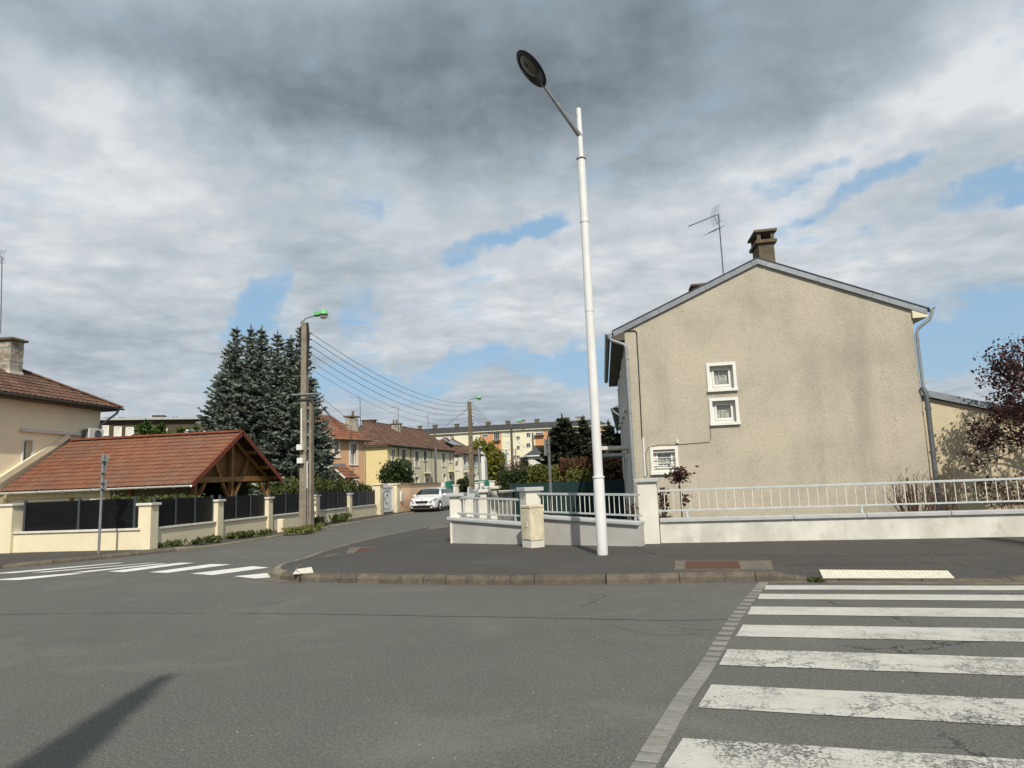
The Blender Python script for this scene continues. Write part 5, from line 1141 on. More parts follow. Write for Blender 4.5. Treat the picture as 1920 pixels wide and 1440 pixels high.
m=MB(); m.extr([pa+pu*.0+pn*.02+Vector((0,0,PEZ-.01)),pa+pu*PWd+pn*.02+Vector((0,0,PEZ-.01)),pa+pu*PWd+pn*.38+Vector((0,0,PEZ-.01)),pa+pn*.38+Vector((0,0,PEZ-.01))],(0,0,-.03)); part('soffit',m,soffit_m,PH)
k=.3
while k<PWd: m=MB(); m.obox(pa+pu*k+pn*.2+Vector((0,0,PEZ-.1)),pu*.035,pn*.18,(0,0,.05)); part('rafter_end',m,white_m,PH); k+=.45
m=MB(); half_round((eA+pn*.05,eB+pn*.05),.07,m); part('gutter',m,zincd_m,PH,recalc=False)
m=MB(); e=pa+pu*(PWd+.02)+pn*.07; m.tube([e+pn*.3+Vector((0,0,PEZ-.1)),e+Vector((0,0,PEZ-.45)),e+Vector((0,0,.2))],.045,8); part('downpipe',m,zinc_m,PH)
c_=eB-pn*1.9-pu*.05; chimney(PH,(c_.x,c_.y),.85,.6,PEZ+.5,pq(668,782)[1]+.05,chim_m,pu,pn,slab=False)
m=MB(); m.obox((c_.x,c_.y,pq(668,780)[1]+.12),pu*.52,pn*.4,(0,0,.06)); m.lathe([(.1,0),(.1,.4),(.0,.4)],(c_.x+.1,c_.y,pq(668,780)[1]+.17),10); part('chimney_cap',m,chimd_m,PH)
# tiled porch hood
a0_,za=pq(614,873); a1_,_=pq(647,873); base=pa+pu*.05
pt0=pa+pu*.05+Vector((0,0,za)); pt1=pa+pu*(a1_)+Vector((0,0,za)); out=pn*1.35+Vector((0,0,-.95))
m=MB(); slope(m,pt0+out,pt1+out+pu*.1,pt0+pn*.05,pt1+pn*.05,4,.25,amp=.02,lift=.03); ph_=part('porch_roof',m,tile_m,PH,recalc=False)
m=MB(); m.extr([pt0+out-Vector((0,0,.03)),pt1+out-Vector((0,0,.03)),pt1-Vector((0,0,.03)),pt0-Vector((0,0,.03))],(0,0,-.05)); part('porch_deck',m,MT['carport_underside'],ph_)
m=MB(); m.beam(pt0+out-pu*.03,pt0-pu*.03,.03,.12); part('bargeboard',m,white_m,ph_)
m=MB(); m.beam(pt0+Vector((0,0,.08))+pn*.04,pt1+Vector((0,0,.08))+pn*.04,.06,.16); part('flashing',m,slatem,ph_)
for uu in (.35,a1_-.2): m=MB(); m.beam(pa+pu*uu+Vector((0,0,za-1.5)),pa+pu*uu+out*.85+Vector((0,0,za-.1)),.08,.09); part('bracket',m,wood_m,ph_)
aerial(PH,PY(676,805,54.5),PY(675,746,54.5),(-.9,-.3,.12),5,L=.9,second=False,mast=.03)

# ================================================================== TERRACES
def terrace(name,label,C,U,Wd,EZ_,RZ_,sidew,segments,wins,side_m,canopies=(),rows=14,hip0=True,hip1=False,depth=8.):
    U=Vector(U).normalized(); Nn=Vector((U.y,-U.x,0)); C=Vector(C); t=thing(name,(C.x-2,C.y+2,.1),label,'house')
    for (u0,u1,mt) in segments:
        hs=[(a-u0,b-u0,c,d) for a,b,c,d,*_ in wins if u0<=a and b<=u1]; m=MB(); wall_holes(m,C+U*u0,U,Nn,u1-u0,.05,EZ_,hs,.2); part('front_wall',m,mt,t,recalc=False)
    for w in wins: window(t,C,U,Nn,w[:4],sur=.10,inset=.14,mull=1,rail=(len(w)>4 and w[4]==1),shutter=(.999 if len(w)>4 and w[4]==2 else 0))
    m=MB(); m.add([C+Vector((0,0,.05)),C-Nn*depth+Vector((0,0,.05)),C-Nn*depth+Vector((0,0,EZ_)),C+Vector((0,0,EZ_))],[(0,1,2,3)]); part('side_wall',m,side_m,t,recalc=False); m=MB()
    E2=C+U*Wd; gz=Vector((0,0,RZ_-.1)) 
    m.add([E2+Vector((0,0,.05)),E2-Nn*depth+Vector((0,0,.05)),E2-Nn*depth+Vector((0,0,EZ_))]+([] if hip1 else [E2-Nn*depth/2+gz])+[E2+Vector((0,0,EZ_))],[tuple(range(4 if hip1 else 5))]); part('side_wall',m,side_m,t,recalc=False)
    o=.35; zz=Vector((0,0,EZ_)); zr_=Vector((0,0,RZ_)); h=depth/2
    a=C-U*o+Nn*o+zz; b=C+U*(Wd+(o if hip1 else .1))+Nn*o+zz; ra=C+U*(h if hip0 else -.1)-Nn*h+zr_; rb=C+U*(Wd-h if hip1 else Wd+.1)-Nn*h+zr_
    m=MB(); slope(m,a,b,ra,rb,rows,.3,amp=.03,lift=.03,seg=3)
    a2=a-Nn*(depth+2*o); b2=b-Nn*(depth+2*o)
    if hip0: slope(m,a2,a,ra,ra+Nn*.01,rows,.3,amp=.03,lift=.03,seg=3)
    if hip1: slope(m,b,b2,rb,rb-Nn*.01,rows,.3,amp=.03,lift=.03,seg=2)
    slope(m,b2,a2,rb,ra,rows,.3,amp=.03,seg=1)
    part('roof_tiles',m,tileb_m,t,kind='stuff',recalc=False)
    m=MB(); m.extr([a-Vector((0,0,.03)),b-Vector((0,0,.03)),b2-Vector((0,0,.03)),a2-Vector((0,0,.03))],(0,0,-.12)); part('soffit',m,soffit_m,t)
    m=MB(); half_round((a+Nn*.06,b+Nn*.06),.07,m); part('gutter',m,zincd_m,t,recalc=False)
    if hip0: ridge(t,a+Vector((0,0,.05)),ra+Vector((0,0,.05)),rtm)
    ridge(t,ra+Vector((0,0,.05)),rb+Vector((0,0,.05)),rtm,name='ridge_tile')
    for u,z in canopies: m=MB(); m.obox(C+U*u+Nn*.45+Vector((0,0,z)),U*.75,Nn*.45,(0,0,.06)); part('porch_slab',m,beige_m,t)
    return t,U,Nn,C
tC=Vector((-23.0,66.3,0)); tU=Vector((.117,.993,0)).normalized()
def tq(px,py,C=None): C=C if C is not None else tC; q=PL(px,py,C,C+tU); return (q-C).dot(tU),q.z
def wpx(x0,y0,x1,y1,k=0,C=None):
    u0,z0=tq(x0,y1,C); u1,z1=tq(x1,y0,C); return (u0,u1,z0,z1,k)
W1=[wpx(752.5,843,761.5,874,1),wpx(778,846,786,875,1),wpx(735,843,740,866),wpx(794,846,800,863),wpx(778,894,785,907),wpx(829,850,835,874,1),wpx(842,850,846.5,866),wpx(831,889,836,904),wpx(797,897,803,912),wpx(842,890,848,900)]
Wd1=tq(851,880)[0]; us=[tq(x,870)[0] for x in (770,811)]
ez1=tq(735,834)[1]-.05; 
T1,_,tN,_=terrace('terrace_house','yellow and beige terrace with brown tiled hip roof left of the street',tC,tU,Wd1,ez1,8.5,3,[(0,us[0],ochre_m),(us[0],us[1],beige_m),(us[1],Wd1,cream2_m)],W1,yel_m,canopies=[(tq(799,886)[0]+.2,tq(799,887)[1]),(tq(845,884)[0],tq(845,884)[1])])
for px_ in (746.5,770,797,809,850): 
    u=tq(px_,870)[0]; p=tC+tU*u+tN*.06; m=MB(); m.tube([(p.x,p.y,.2),(p.x,p.y,ez1)],.045,8); part('downpipe',m,zinc_m if px_>800 else MT['brown_soffit'],T1)
def roof_ch(par,px,py,y,w,h,mat=chim_m,pots=0):
    q=PY(px,py,y); m=MB(); m.box((q.x-w/2,y-.3,q.z-h),(q.x+w/2,y+.3,q.z)); ch=part('chimney',m,mat,par,bevel=.02); m=MB(); m.box((q.x-w/2-.12,y-.4,q.z),(q.x+w/2+.12,y+.4,q.z+.1)); part('capping',m,chimd_m,ch)
    for k in range(pots): m=MB(); m.tube([(q.x-w/2+.2+k*.35,y,q.z+.1),(q.x-w/2+.2+k*.35,y,q.z+.55)],[.11,.09],8); part('chimney_pot',m,MT['old_pole_wood'] if k else tile_m,ch)
roof_ch(T1,743,796,75,1.0,2.2,pots=2); roof_ch(T1,692,789.0,73,1.4,1.8,chimd_m); roof_ch(T1,765,807.5,82,1.3,1.6,pots=1)
aerial(T1,PY(747,800,74),PY(746.5,763,74),(-.9,.2,0),5,L=1.,second=True,panel=False,mast=.03)
aerial(T1,PY(804,825,84),PY(802.5,782,84),(-.9,.2,.1),5,L=1.,second=False,mast=.03)
t2=PL(867,851,(-18.,88,0),(-10,88,0)); t2=Vector((t2.x,91,0)); t2=Vector(((ray(867,860).x/ray(867,860).y)*90,90,0))
W2=[wpx(869.5,855,873.5,877,1,t2),wpx(877,855,880,873,0,t2),wpx(888,856,892.5,874,1,t2),wpx(895,857,898,868,0,t2),wpx(870,892,876,905,0,t2),wpx(889,889,892.5,905,0,t2),wpx(895,886,898,900,0,t2)]
Wd2=tq(903,880,t2)[0]; ez2=tq(870,850,t2)[1]-.05
T2,_,_,_=terrace('terrace_house','ivory stained terrace with brown roof and solar panel farther down the street',t2,tU,Wd2,ez2,ez2+2.4,3,[(0,Wd2,ivory_m)],W2,ivory_m,canopies=[(tq(873,885,t2)[0],tq(873,885,t2)[1])],rows=10)
p0=PL(855,808,t2,t2+tU); 
c=t2+tU*2.8-tN*2.4+Vector((0,0,ez2+1.68)); m=MB(); m.obox(c,tU*2.0,(-tN*.85+Vector((0,0,.48)))*.9,Vector((.2,0,.5)).normalized()*.04); part('solar_panel',m,MT['car_glass'],T2)
roof_ch(T2,831,818,96,2.2,1.6,capw_m)
m=MB(); q=PY(858,856,89.5)
# street lantern on the side of the ivory terrace
m.tube([(q.x,89.9,q.z-.3),(q.x,89.4,q.z-.1),(q.x,89.2,q.z)],.05,6); m.obox((q.x,89.1,q.z+.05),(.12,0,0),(0,.16,0),(0,0,.16)); part('wall_lantern',m,black_m,T2)
t3=Vector((ray(896,850).x/ray(899,850).y*104,104,0)); t3b=Vector((ray(908,850).x/ray(912,850).y*104,104,0)); zz3=PY(900,848,104).z
T3=thing('white_end_house',(t3.x+.5,106,.1),'narrow white house end with slanting roof left of the willow','house')
m=MB(); m.extr([(t3.x,104,.05),(t3b.x,104,.05),(t3b.x,104,PY(912,862,104).z),((t3.x+t3b.x)/2,104,PY(905,845,104).z),(t3.x,104,PY(899,852,104).z)],(-1.1,8,0)); part('wall',m,white_m,T3)
m=MB(); m.beam((t3.x-.3,103.9,PY(898,856,104).z),((t3.x+t3b.x)/2+.05,103.9,PY(905,843,104).z),.2,.2,up=(0,1,0)); part('roof_edge',m,slate_m,T3)

# apartment block
aa=Vector((-63,195.8,0)); ab=Vector((-4.4,192.4,0)); AU=(ab-aa).normalized(); AN=Vector((AU.y,-AU.x,0)); AL=(ab-aa).length
def aq(px,py): q=PL(px,py,aa,ab); return (q-aa).dot(AU),q.z
AP=thing('apartment_block',((aa.x+ab.x)/2,196,.1),'long five storey cream and orange apartment block with grey roof in the distance','apartment block')
AZ=16.3; aw_=[]; kinds=[]
def addw(x0,x1,y0,y1,k):
    u0,z0=aq(x0,y1); u1,z1=aq(x1,y0); aw_.append((u0,u1,z0,z1)); kinds.append(k)
for (x0_,x1_,kk,rowsel) in ((884.5,892.5,2,(0,1,2,3)),(903.5,914.5,3,(0,1,2)),(926,936,4,(0,2)),(948,955,2,(0,1,2)),(987,994,0,(0,1)),(1004,1018,3,(0,1,2)),(1027,1034,0,(0,1)),(1045,1053,0,(0,1)),(1067,1078,0,(0,)),(847.5,851,0,(0,)),(868,873,0,(1,)),(1068,1076,2,(1,))):
    for r in rowsel:
        y=811.5-(x0_-903)*.045*.9+r*19.5+(3.5 if kk==0 and x0_<1000 else 0); hgt=15 if kk==4 and r==0 else 8.2
        addw(x0_,x1_,y,y+hgt,kk)
for r in range(4): y=818+r*18.; addw(968.5,974.5,y,y+6.5,0)
# orange strips
om=[(815,826),(900,940),(1003,1044),(1096,1143)]; cuts=[0]
ou=[(aq(a,810)[0],aq(b,810)[0]) for a,b in om]; edges=sorted([0,AL]+[v for p in ou for v in p]); edges=[max(0,min(AL,e)) for e in edges]
for i in range(len(edges)-1):
    u0,u1=edges[i],edges[i+1]
    if u1-u0<.05: continue
    mid=(u0+u1)/2; org=any(a<mid<b for a,b in ou); hs=[(a-u0,b-u0,c,d) for a,b,c,d in aw_ if a>=u0+.01 and b<=u1-.01]
    m=MB(); off=.0; wall_holes(m,aa+AU*u0+AN*off,AU,AN,u1-u0,.05,AZ-(.45 if org else 0),hs,.2); 
    if org: m.add([aa+AU*u0+Vector((0,0,AZ-.45)),aa+AU*u1+Vector((0,0,AZ-.45)),aa+AU*u1+Vector((0,0,AZ)),aa+AU*u0+Vector((0,0,AZ))],[(0,1,2,3)],1)
    part('facade_panel',m,[apto_m if org else apt_m,apt_m],AP,recalc=False)
    for (a,b,c,d),kk in zip(aw_,kinds):
        if a>=u0+.01 and b<=u1-.01: window(AP,aa,AU,AN,(a,b,c,d),sur=.10,inset=.1,mull=2 if b-a>1.3 else 1,shutter=(.999 if kk==2 else .5 if kk==3 else 0))
for (a,b,c,d),kk in zip(aw_,kinds):
    if kk==4 or (kk==3 and abs(a-aq(1004,830)[0])<.1): m=MB(); m.obox(aa+AU*(a+b)/2+AN*.5+Vector((0,0,c-.15)),AU*((b-a)/2+.3),AN*.5,(0,0,.1)); part('balcony_slab',m,chimd_m,AP); m=MB(); m.tube([aa+AU*(a-.2)+AN*.95+Vector((0,0,c+.85)),aa+AU*(b+.2)+AN*.95+Vector((0,0,c+.85))],.03,5); part('balcony_rail',m,zincd_m,AP)
rz_=18.5; m=MB(); A=aa+AN*.5+Vector((0,0,AZ)); B=ab+AN*.5+AU*.5+Vector((0,0,AZ)); m.extr([A,B,B-AU*5-AN*5.5+Vector((0,0,rz_-AZ)),A-AN*5.5+Vector((0,0,rz_-AZ))],(0,0,-.1)); m.extr([B,B-AN*11,B-AU*5-AN*5.5+Vector((0,0,rz_-AZ))],(0,0,-.1)); part('roof',m,basic('apartment_roof',(.042,.043,.046),.9,c2=(.055,.055,.057),scale=.4,streak=((.075,.075,.072),.6,.5)),AP)
m=MB(); m.extr([ab,ab-AN*11,ab-AN*11+Vector((0,0,AZ)),ab+Vector((0,0,AZ))],-AU*.2); part('end_wall',m,apto_m,AP)
m=MB(); m.beam(A+Vector((0,0,.0)),B,.25,.18); part('gutter',m,apt_m,AP)
for px_ in (776,805,847,874,907,945,974,1001,1059,1080,1089): 
    u,_=aq(px_,800); u=min(u,AL-6); p=aa+AU*u-AN*5.0; m=MB(); m.obox(p+Vector((0,0,rz_+.35)),AU*(.6 if px_%2 else .4),AN*.4,(0,0,.45)); c9=part('chimney',m,chim_m if px_ in (974,1080) else chimd_m,AP); m=MB(); m.obox(p+Vector((0,0,rz_+.87)),AU*.75,AN*.5,(0,0,.08)); part('capping',m,chimd_m,c9)
# small white bungalow
BG=thing('small_white_house',(-9,82,.1),'small white house with dark slate roof and closed shutter beyond the hedges','house')
b0=Vector((ray(987,860).x/ray(987,860).y*80,80,0)); b1=Vector((ray(1045,860).x/ray(1045,860).y*80,80,0)); bz0=PY(1000,854.5,80).z; w0=PY(998,874,80); w1=PY(1017,860,80)
m=MB(); wall_holes(m,b0,(1,0,0),(0,-1,0),b1.x-b0.x,.05,bz0,[(w0.x-b0.x,w1.x-b0.x,w0.z,w1.z)],.2); m.add([(b0.x,80,.05),(b0.x,88,.05),(b0.x,88,bz0),(b0.x,80,bz0)],[(0,1,2,3)]); part('wall',m,ivory_m,BG,recalc=False)
window(BG,b0,(1,0,0),(0,-1,0),(w0.x-b0.x,w1.x-b0.x,w0.z,w1.z),sur=.12,inset=.05,shutter=.999,mull=0)
rzb=PY(1000,838.5,80).z; m=MB(); m.extr([(b0.x-.3,79.7,bz0),(b1.x+.3,79.7,bz0),(b1.x-1,82.5,rzb),(b0.x+.7,82.5,rzb)],(0,0,-.1)); m.extr([(b0.x-.3,79.7,bz0),(b0.x+.7,82.5,rzb),(b0.x+.7,85,rzb),(b0.x-.3,88,bz0)],(0,0,-.1)); part('roof',m,slate_m,BG)
m=MB(); m.beam((b0.x-.3,79.66,bz0-.02),(b1.x+.3,79.66,bz0-.02),.1,.12,up=(0,0,1)); part('gutter',m,white_m,BG)

# ================================================================== STREET : far walls, bins, pillars
def far_pillar(px,ptop,pbot,w,label,y=None,x=-14.0,mat=None):
    q=PX(px,ptop,x) if y is None else PY(px,ptop,y); t=thing('gate_pillar',(q.x,q.y,.05),label,'pillar','white pillars down the side street')
    sq_pillar(t,(q.x,q.y),w/2,.03,q.z-.09,0,cap=.07,capm=capw_m,mat=mat or pillw_m)
far_pillar(855,908.5,925,.42,'white pillar with square cap right of the green container',y=57)
far_pillar(894,904,925,.4,'white pillar just right of the second utility pole',y=66)
far_pillar(904,902,920,.4,'white pillar between the second utility pole and the tallest far pillar',y=70)
far_pillar(923,901,922,.45,'tallest of the far white pillars, at the end of the teal screen',y=64)
far_pillar(829.5,919,932,.35,'short white pillar behind the roof of the parked car',y=54)
FWL=thing('far_wall',(-12.5,60,.05),'low white wall running down the street behind the parked car','garden wall')
m=MB(); m.extr([(-13.5,52.9,.03),(-12.2,75,.03),(-12.2,75,.75),(-13.5,52.9,.75)],(-.2,0,0)); part('wall',m,wallw_m,FWL); m=MB(); m.extr([(-13.45,52.9,.75),(-12.15,75,.75),(-12.15,75,.82),(-13.45,52.9,.82)],(-.3,0,0)); part('coping',m,capw_m,FWL)
q0=PY(827,903,58); q1=PY(845,918,58); TB=thing('green_container',(q0.x,58,.9),'dark green container with pale side behind the parked car','container')
m=MB(); m.box((q0.x,58,q1.z),(q1.x,59.2,q0.z)); part('body',m,teal_m,TB,bevel=.03); m=MB(); m.box((q0.x+.03,58,.1),(q1.x-.03,59,q1.z-.02)); part('base',m,black_m,TB)
q0=PY(870,901.5,74); q1=PY(921,898.5,74); WF2=thing('teal_screen',(q0.x,74,.1),'teal windbreak screen at the foot of the ivory terrace','fence')
m=MB(); m.box((q0.x,74,.3),(q1.x,74.05,q0.z)); part('screen',m,teal_m,WF2); 
for k in range(5): m=MB(); x=q0.x+(q1.x-q0.x)*k/4; m.tube([(x,74.1,.05),(x,74.1,q0.z+.05)],.03,6); part('post',m,anthp_m,WF2)
q0=PY(858,902,62); q1=PY(874,902,62); hedge('hedge',q0.x,q1.x,62,63.2,q0.z,hedge_m,'small dark hedge between the green container and the second pole',n=3500,size=.1,rag=.1)
q0=PY(846,903,64); q1=PY(872,903,64); hedge('hedge',q0.x,q1.x,66,66.8,q0.z-.1,laurel_m,'low brownish hedge behind the small dark hedge',n=2500,size=.1,rag=.08)
GL=thing('grey_parked_van_roof',(-9,68,.1)); bpy.data.objects.remove(GL)
# bushes and trees of the middle distance
blob_tree('magnolia_bush',(-15.5,46.2),1.35,1.2,1.15,2.42,mag_m,'round glossy dark magnolia bush behind the peach wall and white gate','bush',n=9500,size=.105,stems=6,lumps=14,aspect=2.0,hollow=.3)
def twig_bush(name,c,H_,spread,nst,label,cat,leaf=None,nl=0,th=.012,size=.06,z0=.1,sub=5,mat=twig_m,group=None,cut=0):
    c=Vector((c[0],c[1],z0)); t=thing(name,tuple(c),label,cat,group); m=MB(); tips=[]
    for k in range(nst):
        a=random.uniform(0,2*math.pi); s_=random.random()**.7*spread; L=H_*random.uniform(.65,1.05)*(1-.25*s_/max(.01,spread)); r0=th*random.uniform(.6,1.3)
        b=c+Vector((math.cos(a),math.sin(a),0))*random.uniform(.02,.2)*spread; e=c+Vector((math.cos(a)*s_,math.sin(a)*s_,L)); mid=b.lerp(e,.5)+Vector((random.gauss(0,.05),random.gauss(0,.05),.08*L))
        thick=cut and k%3==0
        if thick: m.tube([b,b.lerp(e,.4),b.lerp(e,.85)],[r0*2.2,r0*2,r0*1.7],6); tips.append(b.lerp(e,.85))
        else: m.tube([b,mid,e],[r0,r0*.7,r0*.25],5); tips.append(e)
        for j in range(sub):
            f=random.uniform(.35,.95); p=b.lerp(mid,f*2) if f<.5 else mid.lerp(e,f*2-1); 
            d=Vector((random.gauss(0,.5),random.gauss(0,.5),random.uniform(.2,1))).normalized()*random.uniform(.12,.38)*H_*.6; q=p+d; m.tube([p,p+d*.5+Vector((0,0,.02)),q],[r0*.4,r0*.3,r0*.12],4); tips.append(q); tips.append(p+d*.6)
    part('stems',m,mat,t)
    if leaf is not None:
        T=np.array([tuple(x) for x in tips]); T=T[rng.integers(0,len(T),nl)]+rng.normal(size=(nl,3))*size*.9; leaf_mesh('leaves',T,size,leaf,t)
    return t
twig_bush('purple_shrub',(-9.6,60,0),3.6,1.5,46,'bare purplish bush left of the wooden street pole','shrub',leaf=budm,nl=1500,th=.03,size=.09,sub=9)
twig_bush('purple_shrub',(-8.0,62,0),2.8,1.2,26,'smaller bare purplish bush right of the wooden street pole','shrub',leaf=budm,nl=700,th=.03,size=.09,sub=8)
q=PY(905,880,112); WT=blob_tree('willow_tree',(q.x+.6,112),3.6,2.5,3.9,5.2,willow_m,'yellow green willow between the white house end and the apartments','tree',n=7000,size=.24,stems=6,lumps=14,hollow=.3,aspect=3.2,tw=.15)
q=PY(982,862,75); blob_tree('dark_shrub',(q.x,75),.8,.8,2.0,2.6,yew_m,'slim dark shrub beside the small white house','shrub',n=1500,size=.16,stems=3)
# poles with green lamps
def insul(m,p,d): m.tube([p-d*.10,p],.010,5); m.lathe([(.0,-.045),(.028,-.03),(.032,.0),(.022,.03),(0,.045)],p,8)
def green_lamp(par,base,L=.85,rise=.2,s=1.):
    b=Vector(base); m=MB(); m.tube([b+Vector((0,0,-.5)),b,b+Vector((.02,0,.16*s)),b+Vector((.14,0,.27*s)),b+Vector((.35,0,.31*s)),b+Vector((L,0,.36*s))],.022,8); part('arm',m,greyp_m,par,smooth=True)
    e=b+Vector((L,0,.37*s)); m=MB(); m.lathe([(.0,.19),(.09,.17),(.155,.10),(.17,.0),(.0,.0)],e+Vector((.22,0,.0)),16); m.obox(e+Vector((-.02,0,.05)),(.14,0,0),(0,.07,0),(0,0,.06)); hd=part('lamp_hood',m,green_m,par,smooth=True)
    m=MB(); m.lathe([(.168,-.001),(.168,-.05),(.0,-.05)],e+Vector((.22,0,0)),16); m.obox(e+Vector((-.02,0,-.03)),(.14,0,0),(0,.065,0),(0,0,.02)); part('rim',m,black_m,hd)
    m=MB(); m.lathe([(.15,-.052),(.14,-.12),(.09,-.17),(0,-.185)],e+Vector((.22,0,0)),16); part('glass_bowl',m,clear_m,hd,smooth=True)
c1=Vector((-12.24,25.72,.1)); P1=thing('utility_pole',tuple(c1),'concrete utility pole in two pieces with green street lamp and meter boxes','utility pole')
m=MB(); m.add([c1+Vector((x*a,y*b,z)) for z,a,b in ((-.05,.15,.16),(8.0,.095,.11)) for x,y in ((-1,-1),(1,-1),(1,1),(-1,1))],[(0,1,5,4),(1,2,6,5),(2,3,7,6),(3,0,4,7),(4,5,6,7)]); part('main_pole',m,concp_m,P1,bevel=.015)
m=MB(); q=c1+Vector((.275,.02,0)); m.add([q+Vector((x*a,y*b,z)) for z,a,b in ((-.05,.055,.15),(4.9,.045,.11)) for x,y in ((-1,-1),(1,-1),(1,1),(-1,1))],[(0,1,5,4),(1,2,6,5),(2,3,7,6),(3,0,4,7),(4,5,6,7)]); part('support_pole',m,concp_m,P1,bevel=.01)
for k in range(9): z=.5+.52*k; m=MB(); m.box((c1.x+.11,c1.y-.08,z),(c1.x+.24,c1.y+.12,z+.10)); part('spacer',m,concp_m,P1,bevel=.01)
m=MB(); m.tube([(c1.x-.05,c1.y-.17,4.7),(c1.x-.03,c1.y-.18,3.35)],.028,8); part('white_conduit',m,white_m,P1)
m=MB(); m.tube([(c1.x+.13,c1.y-.17,4.7),(c1.x+.15,c1.y-.18,3.0)],.022,8); part('grey_conduit',m,zinc_m,P1)
m=MB(); m.tube([(c1.x+.19,c1.y-.17,2.65),(c1.x+.20,c1.y-.18,1.65)],.022,8); part('white_conduit',m,white_m,P1)
m=MB(); m.tube([(c1.x+.21,c1.y-.16,1.7),(c1.x+.22,c1.y-.18,.1)],.018,8); part('lower_conduit',m,zinc_m,P1)
for py,dx in ((839,0),(864,.02)):
    z=PY(568,py,25.55).z; m=MB(); m.box((c1.x-.17+dx,c1.y-.34,z-.10),(c1.x+.06+dx,c1.y-.14,z+.11)); part('meter_box',m,white_m,P1,bevel=.012)
for k,py in enumerate((740,750)):
    z=PY(570,py,25.7).z; m=MB(); m.beam((c1.x-.45+.25*k,c1.y-.16,z),(c1.x+.65,c1.y-.16,z-.01*k),.05,.05); part('crossarm',m,zinc_m if k==0 else anthp_m,P1)
z=PY(570,750,25.7).z; m=MB(); m.obox((c1.x,c1.y,z),(.13,0,0),(0,.15,0),(0,0,.035)); part('collar',m,black_m,P1)
zs1=[7.66,7.42,7.13,6.83,6.53,6.24]; zs2=[8.04,7.78,7.5,7.23,6.93,6.65]; m=MB(); m.tube([(c1.x+.13,c1.y-.02,7.98),(c1.x+.15,c1.y-.02,6.1)],.02,6)
for z in zs1: insul(m,Vector((c1.x+.26,c1.y,z)),Vector((1,0,0)))
m.tube([(c1.x+.12,c1.y,8.1),(c1.x+.18,c1.y,7.6),(c1.x+.15,c1.y-.05,6.4)],.03,6); part('insulator_rack',m,black_m,P1)
m=MB(); m.tube([(c1.x-.11,c1.y,7.7),(c1.x-.13,c1.y-.04,7.3),(c1.x-.10,c1.y-.1,6.4)],.015,6); part('cable',m,black_m,P1)
green_lamp(P1,(c1.x-.07,c1.y-.05,8.0),L=.66)
c2=Vector((-12.15,54.8,.05)); P2=thing('utility_pole',tuple(c2),'second utility pole down the street, brown and notched, with green lamp','utility pole')
m=MB(); m.add([c2+Vector((x*a,y*b,z)) for z,a,b in ((-.05,.20,.18),(8.05,.115,.12)) for x,y in ((-1,-1),(1,-1),(1,1),(-1,1))],[(0,1,5,4),(1,2,6,5),(2,3,7,6),(3,0,4,7),(4,5,6,7)]); part('main_pole',m,MT['pole_brown'] if 'pole_brown' in MT else basic('pole_brown',(.20,.165,.11),.9,c2=(.14,.115,.08),scale=4,bump=.5),P2)
for k in range(11): z=.9+.62*k; a=.19-.085*z/8; m=MB(); m.box((c2.x+.0,c2.y-a-.01,z),(c2.x+.10,c2.y-a+.02,z+.07)); part('notch',m,black_m,P2)
m=MB()
for z in zs2: insul(m,Vector((c2.x+.26,c2.y,z)),Vector((1,0,0)))
part('insulator',m,black_m,P2); green_lamp(P2,(c2.x-.16,c2.y,8.0),L=.75)
c3=Vector((-17.2,62.5,.05)); c3=Vector((ray(816,860).x/ray(816,860).y*62,62,.05)); P3=thing('wooden_pole',tuple(c3),'dark slim pole in front of the beige terrace','utility pole')
zt=PY(815,809,62).z; m=MB(); m.tube([c3,(c3.x,62,zt)],[.12,.085],8); part('main_pole',m,woodp_m,P3); m=MB(); m.tube([(c3.x+.17,61.9,.1),(c3.x+.12,61.9,zt-1.5)],.04,6); part('conduit',m,zinc_m,P3)
m=MB(); m.tube([(c3.x-.05,62,zt),(c3.x-.02,62,zt+.3),(c3.x+.25,62,zt+.15)],.03,6); part('bracket',m,black_m,P3)
def simple_pole(pxb,ptop,y,label,mat,r,lamp=False,cat='pole',pbase=.05,head=None):
    a=ray(pxb,860); x=a.x/a.y*y; zt=PY(pxb,ptop,y).z; t=thing('street_pole',(x,y,.05),label,cat); m=MB(); m.tube([(x,y,pbase),(x,y,zt)],[r,r*.75],8); part('main_pole',m,mat,t)
    if lamp: green_lamp(t,(x-.1,y,zt-.1),L=.9,s=1.1)
    if head=='T':
        m=MB(); m.beam((x-.45,y,zt-.05),(x+.45,y,zt-.05),.07,.07); m.beam((x-.3,y,zt-.4),(x+.3,y,zt-.4),.06,.06); part('crossarm',m,mat,t)
    if head=='L':
        m=MB(); m.lathe([(0,.22),(.2,.16),(.22,.0),(.14,-.08),(0,-.08)],(x+.2,y,zt),12); part('lantern',m,zinc_m,t,smooth=True)
    return t,Vector((x,y,zt))
_,pt4=simple_pole(960.5,796,78,'wooden street pole with green lamp before the apartment block',woodp_m,.17,lamp=True)
_,pt5=simple_pole(1000.5,811,88,'dark pole in front of the small white house',woodp_m,.14)
simple_pole(949.5,843,72,'pale slim pole with crossarm left of the wooden street pole',zinc_m,.09,head='T')
simple_pole(967,842,92,'thin grey pole right of the wooden street pole, before small windows',zinc_m,.09,head='T')
simple_pole(898,840,76,'grey lamp post with lantern head before the ivory terrace',zinc_m,.12,head='L',cat='street lamp')
